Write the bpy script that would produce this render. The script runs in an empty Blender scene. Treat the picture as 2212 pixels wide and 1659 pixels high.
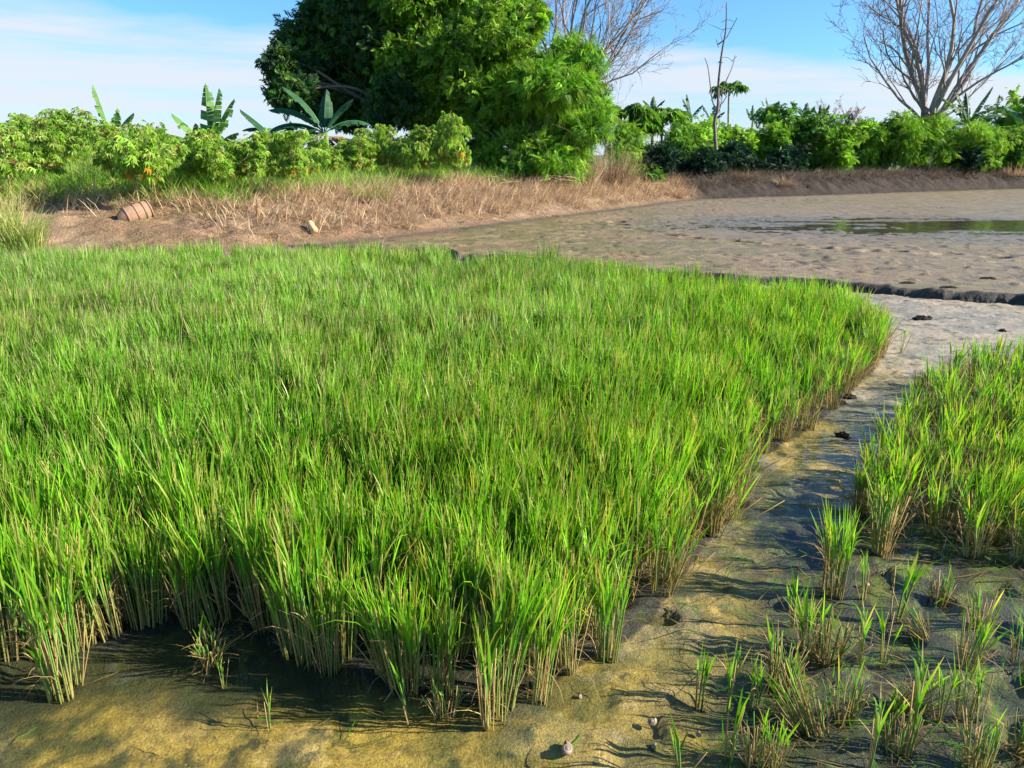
import bpy, math, numpy as np
from mathutils import Vector

SC = bpy.context.scene
COL = SC.collection
R = math.radians
rng = np.random.default_rng(7)

# ------------------------------------------------------------------ camera
CAM_H, PITCH, FPX = 1.7, R(17.2), 1598.5          # FPX: focal length in pixels of a 2212 px wide frame
cam_d = bpy.data.cameras.new("camera"); cam = bpy.data.objects.new("camera", cam_d); COL.objects.link(cam)
cam_d.sensor_width = 36; cam_d.lens = 36 * FPX / 2212
cam_d.clip_start = 0.05; cam_d.clip_end = 6000
cam.location = (0, 0, CAM_H); cam.rotation_euler = (math.pi / 2 - PITCH, 0, 0)
SC.camera = cam

# ------------------------------------------------------------------ light
SUN_EL, SUN_AZ = R(28), R(97)                       # azimuth clockwise from +Y (straight ahead)
sdir = Vector((math.sin(SUN_AZ) * math.cos(SUN_EL), math.cos(SUN_AZ) * math.cos(SUN_EL), math.sin(SUN_EL)))
sun_d = bpy.data.lights.new("sun", 'SUN'); sun = bpy.data.objects.new("sun", sun_d); COL.objects.link(sun)
sun_d.energy = 5.0; sun_d.angle = R(0.5); sun_d.color = (1.0, 0.90, 0.76)
sun.rotation_euler = sdir.to_track_quat('Z', 'Y').to_euler()

W = bpy.data.worlds.new("World"); SC.world = W; W.use_nodes = True
nt = W.node_tree; N = nt.nodes; L = nt.links; N.clear()
out = N.new('ShaderNodeOutputWorld'); bg = N.new('ShaderNodeBackground'); bg.inputs['Strength'].default_value = 0.08
sky = N.new('ShaderNodeTexSky'); sky.sky_type = 'NISHITA'; sky.sun_disc = False
sky.sun_elevation = SUN_EL; sky.sun_rotation = SUN_AZ; sky.altitude = 0; sky.air_density = 1.0; sky.dust_density = 0.4; sky.ozone_density = 2.5
tc = N.new('ShaderNodeTexCoord')
sep = N.new('ShaderNodeSeparateXYZ'); L.new(tc.outputs['Generated'], sep.inputs[0])
def wmath(op, a, b=None, c=None, clamp=False):
    n = N.new('ShaderNodeMath'); n.operation = op; n.use_clamp = clamp
    for i, v in enumerate((a, b, c)):
        if v is None: continue
        if isinstance(v, (int, float)): n.inputs[i].default_value = v
        else: L.new(v, n.inputs[i])
    return n.outputs[0]
def wnoise(scale, detail, vec, rough=.55):
    n = N.new('ShaderNodeTexNoise'); n.inputs['Scale'].default_value = scale; n.inputs['Detail'].default_value = detail
    n.inputs['Roughness'].default_value = rough; L.new(vec, n.inputs['Vector']); return n.outputs['Fac']
mp = N.new('ShaderNodeMapping'); mp.inputs['Scale'].default_value = (1, 1, 7); mp.inputs['Rotation'].default_value = (0, R(6), 0)
L.new(tc.outputs['Generated'], mp.inputs[0])
mp2 = N.new('ShaderNodeMapping'); mp2.inputs['Scale'].default_value = (1.5, 1.5, 22); mp2.inputs['Rotation'].default_value = (0, R(-8), 0)
L.new(tc.outputs['Generated'], mp2.inputs[0])
n1 = wnoise(2.2, 6, mp.outputs[0]); n2 = wnoise(2.0, 5, mp2.outputs[0], .6)
# a low bank of thin cloud: its upper border sits near elevation .13, lower on the sun's side
edge = wmath('MULTIPLY_ADD', n1, 0.10, 0.075)
edge = wmath('MULTIPLY_ADD', sep.outputs['X'], -0.05, edge)
d = wmath('SUBTRACT', edge, sep.outputs['Z'])
band = wmath('MULTIPLY_ADD', d, 40.0, 0.35, clamp=True)
streak = wmath('MULTIPLY_ADD', n2, 2.6, -0.42, clamp=True)
mask = wmath('MULTIPLY', band, streak)
mask = wmath('MULTIPLY', mask, 0.93)
mix = N.new('ShaderNodeMix'); mix.data_type = 'RGBA'
tint = N.new('ShaderNodeMix'); tint.data_type = 'RGBA'; tint.blend_type = 'MULTIPLY'; tint.inputs[0].default_value = 1
L.new(sky.outputs[0], tint.inputs[6]); tint.inputs[7].default_value = (0.50, 0.84, 1.18, 1)
L.new(mask, mix.inputs[0]); L.new(tint.outputs[2], mix.inputs[6]); mix.inputs[7].default_value = (4.1, 4.4, 4.85, 1)
L.new(mix.outputs[2], bg.inputs['Color']); L.new(bg.outputs[0], out.inputs[0])
SC.view_settings.view_transform = 'Standard'; SC.view_settings.look = 'None'
SC.view_settings.exposure = 1.3; SC.view_settings.gamma = 1.0
SC.cycles.max_bounces = 8; SC.cycles.transparent_max_bounces = 16

# ------------------------------------------------------------------ numbers
cp, sp_ = math.cos(PITCH), math.sin(PITCH)
def ray(px, py):
    dx = (px - 1106) / FPX; dy = (829.5 - py) / FPX
    return np.array([dx, cp + dy * sp_, -sp_ + dy * cp])
def g(px, py, z=0.0):
    r = ray(px, py); t = (z - CAM_H) / r[2]
    return np.array([r[0] * t, r[1] * t, z])
def at(px, py, Y):
    r = ray(px, py); t = Y / r[1]
    return np.array([r[0] * t, Y, CAM_H + r[2] * t])
def sstep(a, b, x):
    t = np.clip((x - a) / (b - a), 0, 1); return t * t * (3 - 2 * t)
def _h(ix, iy, s):
    n = (ix.astype(np.int64) * 374761393 + iy.astype(np.int64) * 668265263 + s * 982451653) & 0x7fffffff
    n = ((n ^ (n >> 13)) * 1274126177) & 0x7fffffff
    n = n ^ (n >> 16)
    return (n & 0xffff) / 65535.0
def vn(x, y, s=0):
    x = np.asarray(x, float); y = np.asarray(y, float)
    ix = np.floor(x); iy = np.floor(y); fx = x - ix; fy = y - iy
    fx = fx * fx * fx * (fx * (fx * 6 - 15) + 10); fy = fy * fy * fy * (fy * (fy * 6 - 15) + 10)
    a = _h(ix, iy, s); b = _h(ix + 1, iy, s); c = _h(ix, iy + 1, s); dd = _h(ix + 1, iy + 1, s)
    return (a + (b - a) * fx) + ((c + (dd - c) * fx) - (a + (b - a) * fx)) * fy
def fbm(x, y, o=4, s=0, gain=.5):
    v = 0; a = 1; t = 0
    for i in range(o):
        v = v + a * vn(np.asarray(x) * 2.03 ** i + 17.3 * i, np.asarray(y) * 2.03 ** i - 9.1 * i, s + i); t += a; a *= gain
    return v / t                                     # 0..1
def mixc(a, b, t):
    return np.asarray(a) * (1 - t[..., None]) + np.asarray(b) * t[..., None]
def norm(v): return v / np.maximum(np.linalg.norm(v, axis=-1, keepdims=True), 1e-9)

# ------------------------------------------------------------------ mesh helpers
class Geo:
    def __init__(s): s.V = []; s.F = {}; s.C = []; s.n = 0
    def add(s, V, F, C):
        V = np.asarray(V, float).reshape(-1, 3); F = np.asarray(F, int)
        C = np.broadcast_to(np.asarray(C, float), V.shape)
        s.F.setdefault(F.shape[1], []).append(F + s.n); s.V.append(V); s.C.append(C); s.n += len(V)
    def arrays(s):
        return np.concatenate(s.V), {k: np.concatenate(f) for k, f in s.F.items()}, np.concatenate(s.C)
    def xform(s, Rm, T, sc=1.0):
        V, F, C = s.arrays(); q = Geo()
        q.V = [(V * sc) @ np.asarray(Rm).T + np.asarray(T)]; q.F = {k: [f] for k, f in F.items()}; q.C = [C]; q.n = len(V); return q
    def merge(s, o):
        V, F, C = o.arrays()
        for k, f in F.items(): s.F.setdefault(k, []).append(f + s.n)
        s.V.append(V); s.C.append(C); s.n += len(V)

def mesh_from(name, geo, mat, smooth=True):
    V, F, C = geo.arrays()
    me = bpy.data.meshes.new(name)
    me.vertices.add(len(V)); me.vertices.foreach_set("co", V.astype(np.float32).ravel())
    loops = np.concatenate([f.ravel() for f in F.values()]).astype(np.int32)
    starts = []; o = 0
    for k, f in F.items():
        starts.append(o + np.arange(len(f)) * k); o += f.size
    starts = np.concatenate(starts).astype(np.int32)
    me.loops.add(len(loops)); me.loops.foreach_set("vertex_index", loops)
    me.polygons.add(len(starts)); me.polygons.foreach_set("loop_start", starts)
    me.polygons.foreach_set("use_smooth", np.full(len(starts), smooth))
    a = me.attributes.new("col", 'FLOAT_COLOR', 'POINT')
    a.data.foreach_set("color", np.concatenate([np.clip(C, 0, 1), np.ones((len(C), 1))], 1).astype(np.float32).ravel())
    me.update(calc_edges=True); me.validate()
    me.materials.append(mat)
    return me
def obj(name, data, parent=None, loc=(0, 0, 0)):
    o = bpy.data.objects.new(name, data); COL.objects.link(o); o.location = loc
    if parent is not None: o.parent = parent
    return o
def tag(o, label=None, cat=None, group=None, kind=None):
    if label: o['label'] = label
    if cat: o['category'] = cat
    if group: o['group'] = group
    if kind: o['kind'] = kind
    return o
def thing(name, label, cat, loc=(0, 0, 0), group=None):
    return tag(obj(name, None, None, tuple(float(v) for v in loc)), label, cat, group)
def copy_tree(o, parent=None):
    c = o.copy(); COL.objects.link(c)
    if parent is not None: c.parent = parent
    for ch in list(o.children): copy_tree(ch, c)
    return c

def blades(geo, base, az, lean, length, curl, width, c0, c1, seg=3, face=None, taper=2.0):
    n = len(base); th = lean.copy(); p = base.copy(); face = az + math.pi / 2 if face is None else face
    side = np.stack([np.cos(face), np.sin(face), np.zeros(n)], 1)
    dirh = np.stack([np.cos(az), np.sin(az)], 1)
    rows = []; cols = []
    for i in range(seg + 1):
        t = i / seg
        w = width * (1 - t ** taper * .94) * (.75 + .25 * min(1, t * 4)) * .5
        rows.append(np.stack([p - side * w[:, None], p + side * w[:, None]], 1))
        cols.append(np.repeat((c0 * (1 - t) + c1 * t)[:, None, :], 2, 1))
        th = lean + curl * ((i + 1) / seg) ** 1.4
        st = (length / seg)[:, None]
        p = p + st * np.concatenate([dirh * np.sin(th)[:, None], np.cos(th)[:, None]], 1)
    V = np.stack(rows, 1).reshape(n, -1, 3); C = np.stack(cols, 1).reshape(n, -1, 3)
    k = 2 * (seg + 1)
    f = np.array([[2 * i, 2 * i + 1, 2 * i + 3, 2 * i + 2] for i in range(seg)])
    F = (f[None] + (np.arange(n) * k)[:, None, None]).reshape(-1, 4)
    geo.add(V.reshape(-1, 3), F, C.reshape(-1, 3))

def tubes(geo, P, r, col, sides=5, cap=True):
    """P (n,k,3), r (n,k), col broadcastable to (n,k,3)"""
    P = np.asarray(P, float); n, k, _ = P.shape; r = np.broadcast_to(r, (n, k))
    T = norm(np.gradient(P, axis=1))
    ref = np.where(np.abs(T[:, :, 2:3]) > .9, np.array([1., 0, 0]), np.array([0, 0, 1.]))
    ref = np.repeat(ref[:, :1], k, 1)
    A = norm(np.cross(T, ref)); B = np.cross(T, A)
    a = np.arange(sides) * 2 * math.pi / sides
    V = P[:, :, None] + r[:, :, None, None] * (A[:, :, None] * np.cos(a)[None, None, :, None] + B[:, :, None] * np.sin(a)[None, None, :, None])
    C = np.broadcast_to(np.asarray(col, float), (n, k, 3))[:, :, None].repeat(sides, 2)
    f = []
    for i in range(k - 1):
        for j in range(sides):
            j2 = (j + 1) % sides
            f.append([i * sides + j, i * sides + j2, (i + 1) * sides + j2, (i + 1) * sides + j])
    F = (np.array(f)[None] + (np.arange(n) * k * sides)[:, None, None]).reshape(-1, 4)
    geo.add(V.reshape(-1, 3), F, C.reshape(-1, 3))
    if cap:
        fc = np.array([[(k - 1) * sides + j for j in range(sides)]])
        Fc = (fc[None] + (np.arange(n) * k * sides)[:, None, None]).reshape(-1, sides)
        geo.F.setdefault(sides, []).append(Fc + geo.n - n * k * sides)

def frames(d, rg, roll=.6):
    """rotation matrices whose local Y points along d"""
    d = norm(d); up = norm(np.array([0, 0, 1.]) + rg.normal(0, roll, d.shape))
    x = norm(np.cross(d, up)); z = np.cross(x, d)
    return np.stack([x, d, z], -1)
def scatter(geo, tV, tF, pos, Rm, sc, col):
    n = len(pos); k = len(tV)
    V = np.einsum('nij,kj->nki', Rm, tV) * np.asarray(sc)[:, None, None] + pos[:, None]
    F = (tF[None] + (np.arange(n) * k)[:, None, None]).reshape(-1, tF.shape[1])
    C = np.repeat(col[:, None, :], k, 1)
    geo.add(V.reshape(-1, 3), F, C.reshape(-1, 3))
def t_leaf(w=.25, fold=.10, droop=.15):
    V = np.array([[0, 0, 0], [w, .42, fold], [0, 1, -droop], [-w, .42, fold], [0, .5, 0]])
    return V, np.array([[0, 1, 4], [1, 2, 4], [0, 4, 3], [4, 2, 3]])
def t_leaf2(w=.25, droop=.15, o=(0, 0, 0), ang=0., L_=1., tilt=0.):
    V = np.array([[0, 0, 0], [w, .45, .06], [0, 1, -droop], [-w, .45, .06]]) * L_
    c, s = math.cos(tilt), math.sin(tilt); V = V @ np.array([[1, 0, 0], [0, c, s], [0, -s, c]])
    c, s = math.cos(ang), math.sin(ang); V = V @ np.array([[c, s, 0], [-s, c, 0], [0, 0, 1]]).T
    return V + np.array(o), np.array([[0, 1, 2], [0, 2, 3]])
def combine(parts):
    V = []; F = []; n = 0
    for v, f in parts: V.append(v); F.append(f + n); n += len(v)
    return np.concatenate(V), np.concatenate(F)
T_PALM = combine([t_leaf2(.13, .35, (0, 0, 0), a, l, -.35) for a, l in ((-1.9, .6), (-1.15, .85), (-.45, 1), (.25, 1), (.95, .9), (1.7, .65))])
T_ROSE = combine([t_leaf2(.2, .3, (0, .25 + .09 * i, -.02 * i), (1 if i % 2 else -1) * (1.15 - .1 * i), .62 - .03 * i, -.15) for i in range(7)] + [t_leaf2(.2, .3, (0, .8, -.12), 0, .55, -.3)])
T_PINN = combine([t_leaf2(.16, .1, (0, .1 + .11 * i, -.35 * (.1 + .11 * i) ** 2), (1 if j else -1) * 1.1, .34 - .018 * i, -.35) for i in range(8) for j in (0, 1)] + [t_leaf2(.14, .1, (0, .95, -.32), 0, .25, -.6)])

def pick(rg, n, cols, jit=.15):
    cols = np.asarray(cols, float); c = cols[rg.integers(0, len(cols), n)]
    return c * (1 + rg.normal(0, jit, (n, 1))).clip(.5, 1.6) * (1 + rg.normal(0, .05, (n, 3)))
def sublobes(lobes, rg, k=9, f=.42, drop=.12):
    o = []
    for c, r in lobes:
        r = np.broadcast_to(r, 3); o.append((np.asarray(c), r * .55))
        for _ in range(k):
            if rg.random() < drop: continue
            d = norm(rg.normal(0, 1, 3)); o.append((c + d * r * rg.uniform(.50, .74), r * f * rg.uniform(.65, 1.1) * np.array([1, 1, .8])))
    return o
def foliage(geo, rg, lobes, n_clumps, per, tmpl, size, cols, clump_r=.3, droop=.3, inner=.55, jit=.15, out=.9, roll=.6):
    c = np.array([l[0] for l in lobes], float); r = np.array([np.broadcast_to(l[1], 3) for l in lobes], float)
    w = (r[:, 0] * r[:, 2]); li = rg.choice(len(lobes), n_clumps, p=w / w.sum())
    dd = norm(rg.normal(0, 1, (n_clumps, 3))); f = inner + (1.04 - inner) * rg.random(n_clumps) ** .6
    cc = c[li] + dd * r[li] * f[:, None]
    ccol = pick(rg, n_clumps, cols, jit)
    m = n_clumps * per
    pos = np.repeat(cc, per, 0) + rg.normal(0, 1, (m, 3)) * clump_r * np.array([1, 1, .7])
    d = norm(np.repeat(dd, per, 0) * out + rg.normal(0, .55, (m, 3)) + np.array([0, 0, -droop]))
    col = np.repeat(ccol, per, 0) * (1 + rg.normal(0, .12, (m, 1)))
    scatter(geo, tmpl[0], tmpl[1], pos, frames(d, rg, roll), size * rg.uniform(.7, 1.3, m), col)
    return cc
def bez(a, b, k, rg, sag=.25, up=.3):
    a = np.asarray(a, float); b = np.asarray(b, float); L_ = np.linalg.norm(b - a)
    m1 = a + (b - a) * .33 + np.array([0, 0, up * L_]) + rg.normal(0, sag * .2, 3) * L_
    m2 = a + (b - a) * .7 + np.array([0, 0, up * .6 * L_]) + rg.normal(0, sag * .2, 3) * L_
    t = np.linspace(0, 1, k)[:, None]
    return (1 - t) ** 3 * a + 3 * t * (1 - t) ** 2 * m1 + 3 * t * t * (1 - t) * m2 + t ** 3 * b

# ------------------------------------------------------------------ materials
def new_mat(name):
    m = bpy.data.materials.new(name); m.use_nodes = True; t = m.node_tree; t.nodes.clear()
    o = t.nodes.new('ShaderNodeOutputMaterial'); return m, t, o
def nd(t, typ, **kw):
    n = t.nodes.new(typ)
    for k, v in kw.items():
        if k in n.inputs: n.inputs[k].default_value = v
        else: setattr(n, k, v)
    return n
def var_col(t, scale, amp, objrand=0.):
    """the 'col' attribute, varied by a fine noise and per object"""
    at_ = nd(t, 'ShaderNodeAttribute', attribute_name='col'); tcn = nd(t, 'ShaderNodeTexCoord')
    nz = nd(t, 'ShaderNodeTexNoise', Scale=scale, Detail=4.0); t.links.new(tcn.outputs['Object'], nz.inputs['Vector'])
    ma = nd(t, 'ShaderNodeMath', operation='MULTIPLY_ADD'); ma.inputs[1].default_value = amp * 2; ma.inputs[2].default_value = 1 - amp
    t.links.new(nz.outputs['Fac'], ma.inputs[0]); v = ma.outputs[0]
    if objrand:
        oi = nd(t, 'ShaderNodeObjectInfo'); mb = nd(t, 'ShaderNodeMath', operation='MULTIPLY_ADD'); mb.inputs[1].default_value = objrand * 2; mb.inputs[2].default_value = 1 - objrand
        t.links.new(oi.outputs['Random'], mb.inputs[0]); mc = nd(t, 'ShaderNodeMath', operation='MULTIPLY'); t.links.new(v, mc.inputs[0]); t.links.new(mb.outputs[0], mc.inputs[1]); v = mc.outputs[0]
    vm = nd(t, 'ShaderNodeVectorMath', operation='SCALE'); t.links.new(at_.outputs['Color'], vm.inputs[0]); t.links.new(v, vm.inputs['Scale'])
    return vm.outputs[0], nz
def leaf_mat(name, trans=.35, rough=.45, spec=.35, tboost=(1.25, 1.25, .7), nscale=9., namp=.15, objrand=.08):
    m, t, o = new_mat(name); c, _ = var_col(t, nscale, namp, objrand)
    b = nd(t, 'ShaderNodeBsdfPrincipled', Roughness=rough); b.inputs['Specular IOR Level'].default_value = spec
    t.links.new(c, b.inputs['Base Color'])
    vm = nd(t, 'ShaderNodeVectorMath', operation='MULTIPLY'); vm.inputs[1].default_value = tboost; t.links.new(c, vm.inputs[0])
    tr = nd(t, 'ShaderNodeBsdfTranslucent'); t.links.new(vm.outputs[0], tr.inputs['Color'])
    mx = nd(t, 'ShaderNodeMixShader'); mx.inputs[0].default_value = trans
    t.links.new(b.outputs[0], mx.inputs[1]); t.links.new(tr.outputs[0], mx.inputs[2]); t.links.new(mx.outputs[0], o.inputs[0]); return m
def solid_mat(name, rough=.8, spec=.3, nscale=12., namp=.25, bump=.3, bdist=.02, objrand=.05, fine=None):
    m, t, o = new_mat(name); c, nz = var_col(t, nscale, namp, objrand)
    b = nd(t, 'ShaderNodeBsdfPrincipled', Roughness=rough); b.inputs['Specular IOR Level'].default_value = spec
    t.links.new(c, b.inputs['Base Color'])
    if bump:
        bp = nd(t, 'ShaderNodeBump', Strength=bump, Distance=bdist); t.links.new(nz.outputs['Fac'], bp.inputs['Height']); t.links.new(bp.outputs[0], b.inputs['Normal'])
    t.links.new(b.outputs[0], o.inputs[0]); return m
def mud_mat(name, scale1, scale2, amp, r0, r1, bump, bdist, spec=.5, patch=None, wet=None):
    """mud: attribute colour broken by two noises; patches of wet sheen"""
    m, t, o = new_mat(name); at_ = nd(t, 'ShaderNodeAttribute', attribute_name='col'); tcn = nd(t, 'ShaderNodeTexCoord')
    a = nd(t, 'ShaderNodeTexNoise', Scale=scale1, Detail=8.0, Roughness=.65); b_ = nd(t, 'ShaderNodeTexNoise', Scale=scale2, Detail=6.0, Roughness=.7)
    for q in (a, b_): t.links.new(tcn.outputs['Object'], q.inputs['Vector'])
    s = nd(t, 'ShaderNodeMath', operation='ADD'); t.links.new(a.outputs['Fac'], s.inputs[0]); t.links.new(b_.outputs['Fac'], s.inputs[1])
    ma = nd(t, 'ShaderNodeMath', operation='MULTIPLY_ADD'); ma.inputs[1].default_value = amp; ma.inputs[2].default_value = 1 - amp; t.links.new(s.outputs[0], ma.inputs[0])
    vm = nd(t, 'ShaderNodeVectorMath', operation='SCALE'); t.links.new(at_.outputs['Color'], vm.inputs[0]); t.links.new(ma.outputs[0], vm.inputs['Scale'])
    cs = vm.outputs[0]
    if patch:                                        # algae film in fine-edged patches
        pn = nd(t, 'ShaderNodeTexNoise', Scale=patch[0], Detail=10.0, Roughness=.7); t.links.new(tcn.outputs['Object'], pn.inputs['Vector'])
        pr_ = nd(t, 'ShaderNodeMapRange'); pr_.inputs['From Min'].default_value = patch[1]; pr_.inputs['From Max'].default_value = patch[1] + .06; pr_.inputs['To Max'].default_value = patch[3]; t.links.new(pn.outputs['Fac'], pr_.inputs['Value'])
        pm_ = nd(t, 'ShaderNodeMix', data_type='RGBA'); t.links.new(pr_.outputs[0], pm_.inputs[0]); t.links.new(cs, pm_.inputs[6]); pm_.inputs[7].default_value = (*patch[2], 1); cs = pm_.outputs[2]
    b = nd(t, 'ShaderNodeBsdfPrincipled'); b.inputs['Specular IOR Level'].default_value = spec; t.links.new(cs, b.inputs['Base Color'])
    mr = nd(t, 'ShaderNodeMapRange'); mr.inputs['From Min'].default_value = .35; mr.inputs['From Max'].default_value = .65; mr.inputs['To Min'].default_value = r0; mr.inputs['To Max'].default_value = r1
    t.links.new(a.outputs['Fac'], mr.inputs['Value']); 
    ro = mr.outputs[0]
    if wet:                                          # smoother where the mud is still wet, round the pool
        vs = nd(t, 'ShaderNodeVectorMath', operation='SUBTRACT'); t.links.new(tcn.outputs['Object'], vs.inputs[0]); vs.inputs[1].default_value = (*wet[0], 0)
        vd = nd(t, 'ShaderNodeVectorMath', operation='DIVIDE'); t.links.new(vs.outputs[0], vd.inputs[0]); vd.inputs[1].default_value = (*wet[1], 1)
        vl = nd(t, 'ShaderNodeVectorMath', operation='LENGTH'); t.links.new(vd.outputs[0], vl.inputs[0])
        wm_ = nd(t, 'ShaderNodeMapRange'); wm_.inputs['From Min'].default_value = .35; wm_.inputs['From Max'].default_value = 1.1; wm_.inputs['To Min'].default_value = .22; t.links.new(vl.outputs['Value'], wm_.inputs['Value'])
        mm = nd(t, 'ShaderNodeMath', operation='MULTIPLY'); t.links.new(ro, mm.inputs[0]); t.links.new(wm_.outputs[0], mm.inputs[1]); ro = mm.outputs[0]
    t.links.new(ro, b.inputs['Roughness'])
    bp = nd(t, 'ShaderNodeBump', Strength=bump, Distance=bdist); t.links.new(s.outputs[0], bp.inputs['Height']); t.links.new(bp.outputs[0], b.inputs['Normal'])
    t.links.new(b.outputs[0], o.inputs[0]); return m
def water_mat(name, tint, scale, strength, rough=.02, dist=.01):
    m, t, o = new_mat(name); tcn = nd(t, 'ShaderNodeTexCoord')
    nz = nd(t, 'ShaderNodeTexNoise', Scale=scale, Detail=3.0); t.links.new(tcn.outputs['Object'], nz.inputs['Vector'])
    bp = nd(t, 'ShaderNodeBump', Strength=strength, Distance=dist); t.links.new(nz.outputs['Fac'], bp.inputs['Height'])
    lw = nd(t, 'ShaderNodeLayerWeight', Blend=.5); t.links.new(bp.outputs[0], lw.inputs['Normal'])
    pw = nd(t, 'ShaderNodeMath', operation='POWER'); t.links.new(lw.outputs['Facing'], pw.inputs[0]); pw.inputs[1].default_value = 5.0
    fr = nd(t, 'ShaderNodeMath', operation='MULTIPLY_ADD'); t.links.new(pw.outputs[0], fr.inputs[0]); fr.inputs[1].default_value = .98; fr.inputs[2].default_value = .02
    tr = nd(t, 'ShaderNodeBsdfTransparent', Color=(*tint, 1)); gl = nd(t, 'ShaderNodeBsdfGlossy', Roughness=rough); t.links.new(bp.outputs[0], gl.inputs['Normal'])
    mx = nd(t, 'ShaderNodeMixShader'); t.links.new(fr.outputs[0], mx.inputs[0]); t.links.new(tr.outputs[0], mx.inputs[1]); t.links.new(gl.outputs[0], mx.inputs[2])
    t.links.new(mx.outputs[0], o.inputs[0]); return m

M_RICE = leaf_mat('rice_leaf', .42, .45, .3, (1.4, 1.35, .5), 30., .15, .22)
M_STRAW = leaf_mat('rice_straw', .2, .7, .2, (1.1, 1, .8), 40., .2, .12)
M_LEAF = leaf_mat('tree_leaf', .36, .5, .3, (1.3, 1.3, .6), 4., .15, .05)
M_DARKLEAF = leaf_mat('dark_leaf', .25, .55, .25, (1.2, 1.3, .8), 4., .15, .05)
M_GRASS = leaf_mat('grass_blade', .35, .55, .25, (1.2, 1.2, .6), 3., .2, .05)
M_DRY = leaf_mat('dry_grass', .2, .75, .15, (1.1, 1, .9), 3., .2, .05)
M_BARK = solid_mat('bark', .85, .2, 9., .35, .5, .03)
M_SOIL = mud_mat('bank_soil', 5.0, 22.0, 1.3, .85, .95, 1.0, .06, .2)
M_PADDY = mud_mat('paddy_mud', 26.0, 120.0, 2.2, .30, .8, 1.0, .012, .5, (7.0, .55, (.03, .05, .016), .8))
M_POND = mud_mat('pond_mud', 4.0, 26.0, 1.3, .45, .7, .8, .02, .4, (7.0, .575, (.055, .048, .03), .75), ((10.5, 17.8), (9., 4.)))
M_EARTH = mud_mat('field_ground', 1.0, 6.0, .5, .9, .95, .3, .05, .2)
M_WATER = water_mat('clear_water', (.93, .93, .82), 14., .10)
M_PWATER = water_mat('pond_water', (.8, .77, .65), 3.0, .28, .03, .03)
M_RUST = solid_mat('rusty_clay', .8, .25, 14., .3, .4, .01)
M_SHELL = solid_mat('snail_shell', .45, .4, 60., .3, .15, .002)

# ------------------------------------------------------------------ terrain
def chaikin(P, n=2):
    P = np.asarray(P, float)
    for _ in range(n):
        q = [P[0]]
        for a, b in zip(P[:-1], P[1:]): q += [a * .75 + b * .25, a * .25 + b * .75]
        q.append(P[-1]); P = np.array(q)
    return P
ZP, ZB = .11, .86                                    # pond mud level, top of the bank
toe = [(-34, -14), (-24, 2), (-14, 9.6)] + [tuple(g(a, b, ZP)[:2]) for a, b in ((100, 553), (350, 549), (600, 537), (800, 516), (1000, 491), (1200, 467), (1350, 449), (1440, 435), (1530, 429), (1700, 424), (1960, 415), (2212, 407))] + [(42, 44), (52, 38), (60, 18), (60, -20)]
TOE = chaikin(toe, 2)
def toe_dist(x, y):
    x = np.asarray(x, float); y = np.asarray(y, float); best = np.full(x.shape, 1e9); par = np.zeros(x.shape)
    for i, (a, b) in enumerate(zip(TOE[:-1], TOE[1:])):
        ab = b - a; t = np.clip(((x - a[0]) * ab[0] + (y - a[1]) * ab[1]) / (ab @ ab), 0, 1)
        dd = (x - a[0] - t * ab[0]) ** 2 + (y - a[1] - t * ab[1]) ** 2
        par = np.where(dd < best, i + t, par); best = np.minimum(best, dd)
    inside = np.zeros(x.shape, bool); P = TOE
    for i in range(len(P)):
        a, b = P[i], P[(i + 1) % len(P)]
        c = (a[1] > y) != (b[1] > y)
        with np.errstate(divide='ignore', invalid='ignore'):
            inside ^= c & (x < (b[0] - a[0]) * (y - a[1]) / (b[1] - a[1] + 1e-12) + a[0])
    return np.where(inside, -1, 1) * np.sqrt(best), par
def bank_w(x): return np.interp(x, [-8, 0, 5, 7.5, 11], [4.6, 4.0, 3.2, 2.0, 1.5])
def bank_h(x, y, d):
    w = bank_w(x); t = np.clip(d / w, 0, 1); prof = (1 - (1 - t) ** 1.7)
    return ZP - .02 + (ZB - ZP) * prof + np.where(d < 0, d * .5, 0)
LED = np.array([(18, 3.2)] + [tuple(g(a, b, 0)[:2]) for a, b in ((2212, 660), (2000, 646), (1780, 626), (1400, 603), (1120, 572), (1040, 566), (985, 562), (975, 552), (800, 549), (650, 546))] + [(-9, 13.0), (-16, 10)])[::-1]
def led_y(x):
    return np.interp(x, LED[:, 0], LED[:, 1]) + .06 * (vn(x * 2.2, 0 * x, 41) - .5) + .02 * (vn(x * 7, 0 * x, 42) - .5)
def ground_z(x, y):
    """smooth surface for standing things on"""
    x = np.asarray(x, float); y = np.asarray(y, float)
    d, _ = toe_dist(x, y)
    return np.where(d > 0, bank_h(x, y, d), np.where(y > led_y(x), ZP, -.01))
def onground(px, py):
    r = ray(px, py); t = np.linspace(1, 60, 6000); P = np.outer(t, r) + np.array([0, 0, CAM_H])
    hit = np.nonzero(P[:, 2] < ground_z(P[:, 0], P[:, 1]))[0]
    return P[hit[0]] if len(hit) else P[-1]
def grid(xs, ys):
    X, Y = np.meshgrid(xs, ys); nx, ny = len(xs), len(ys)
    i = np.arange(nx * ny).reshape(ny, nx)
    F = np.stack([i[:-1, :-1], i[:-1, 1:], i[1:, 1:], i[1:, :-1]], -1).reshape(-1, 4)
    return X.ravel(), Y.ravel(), F
def sub(V, F, C, keep):
    F = F[keep[F].all(1)]; u = np.unique(F); m = np.full(len(V), -1); m[u] = np.arange(len(u))
    q = Geo(); q.add(V[u], m[F], C[u]); return q

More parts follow.
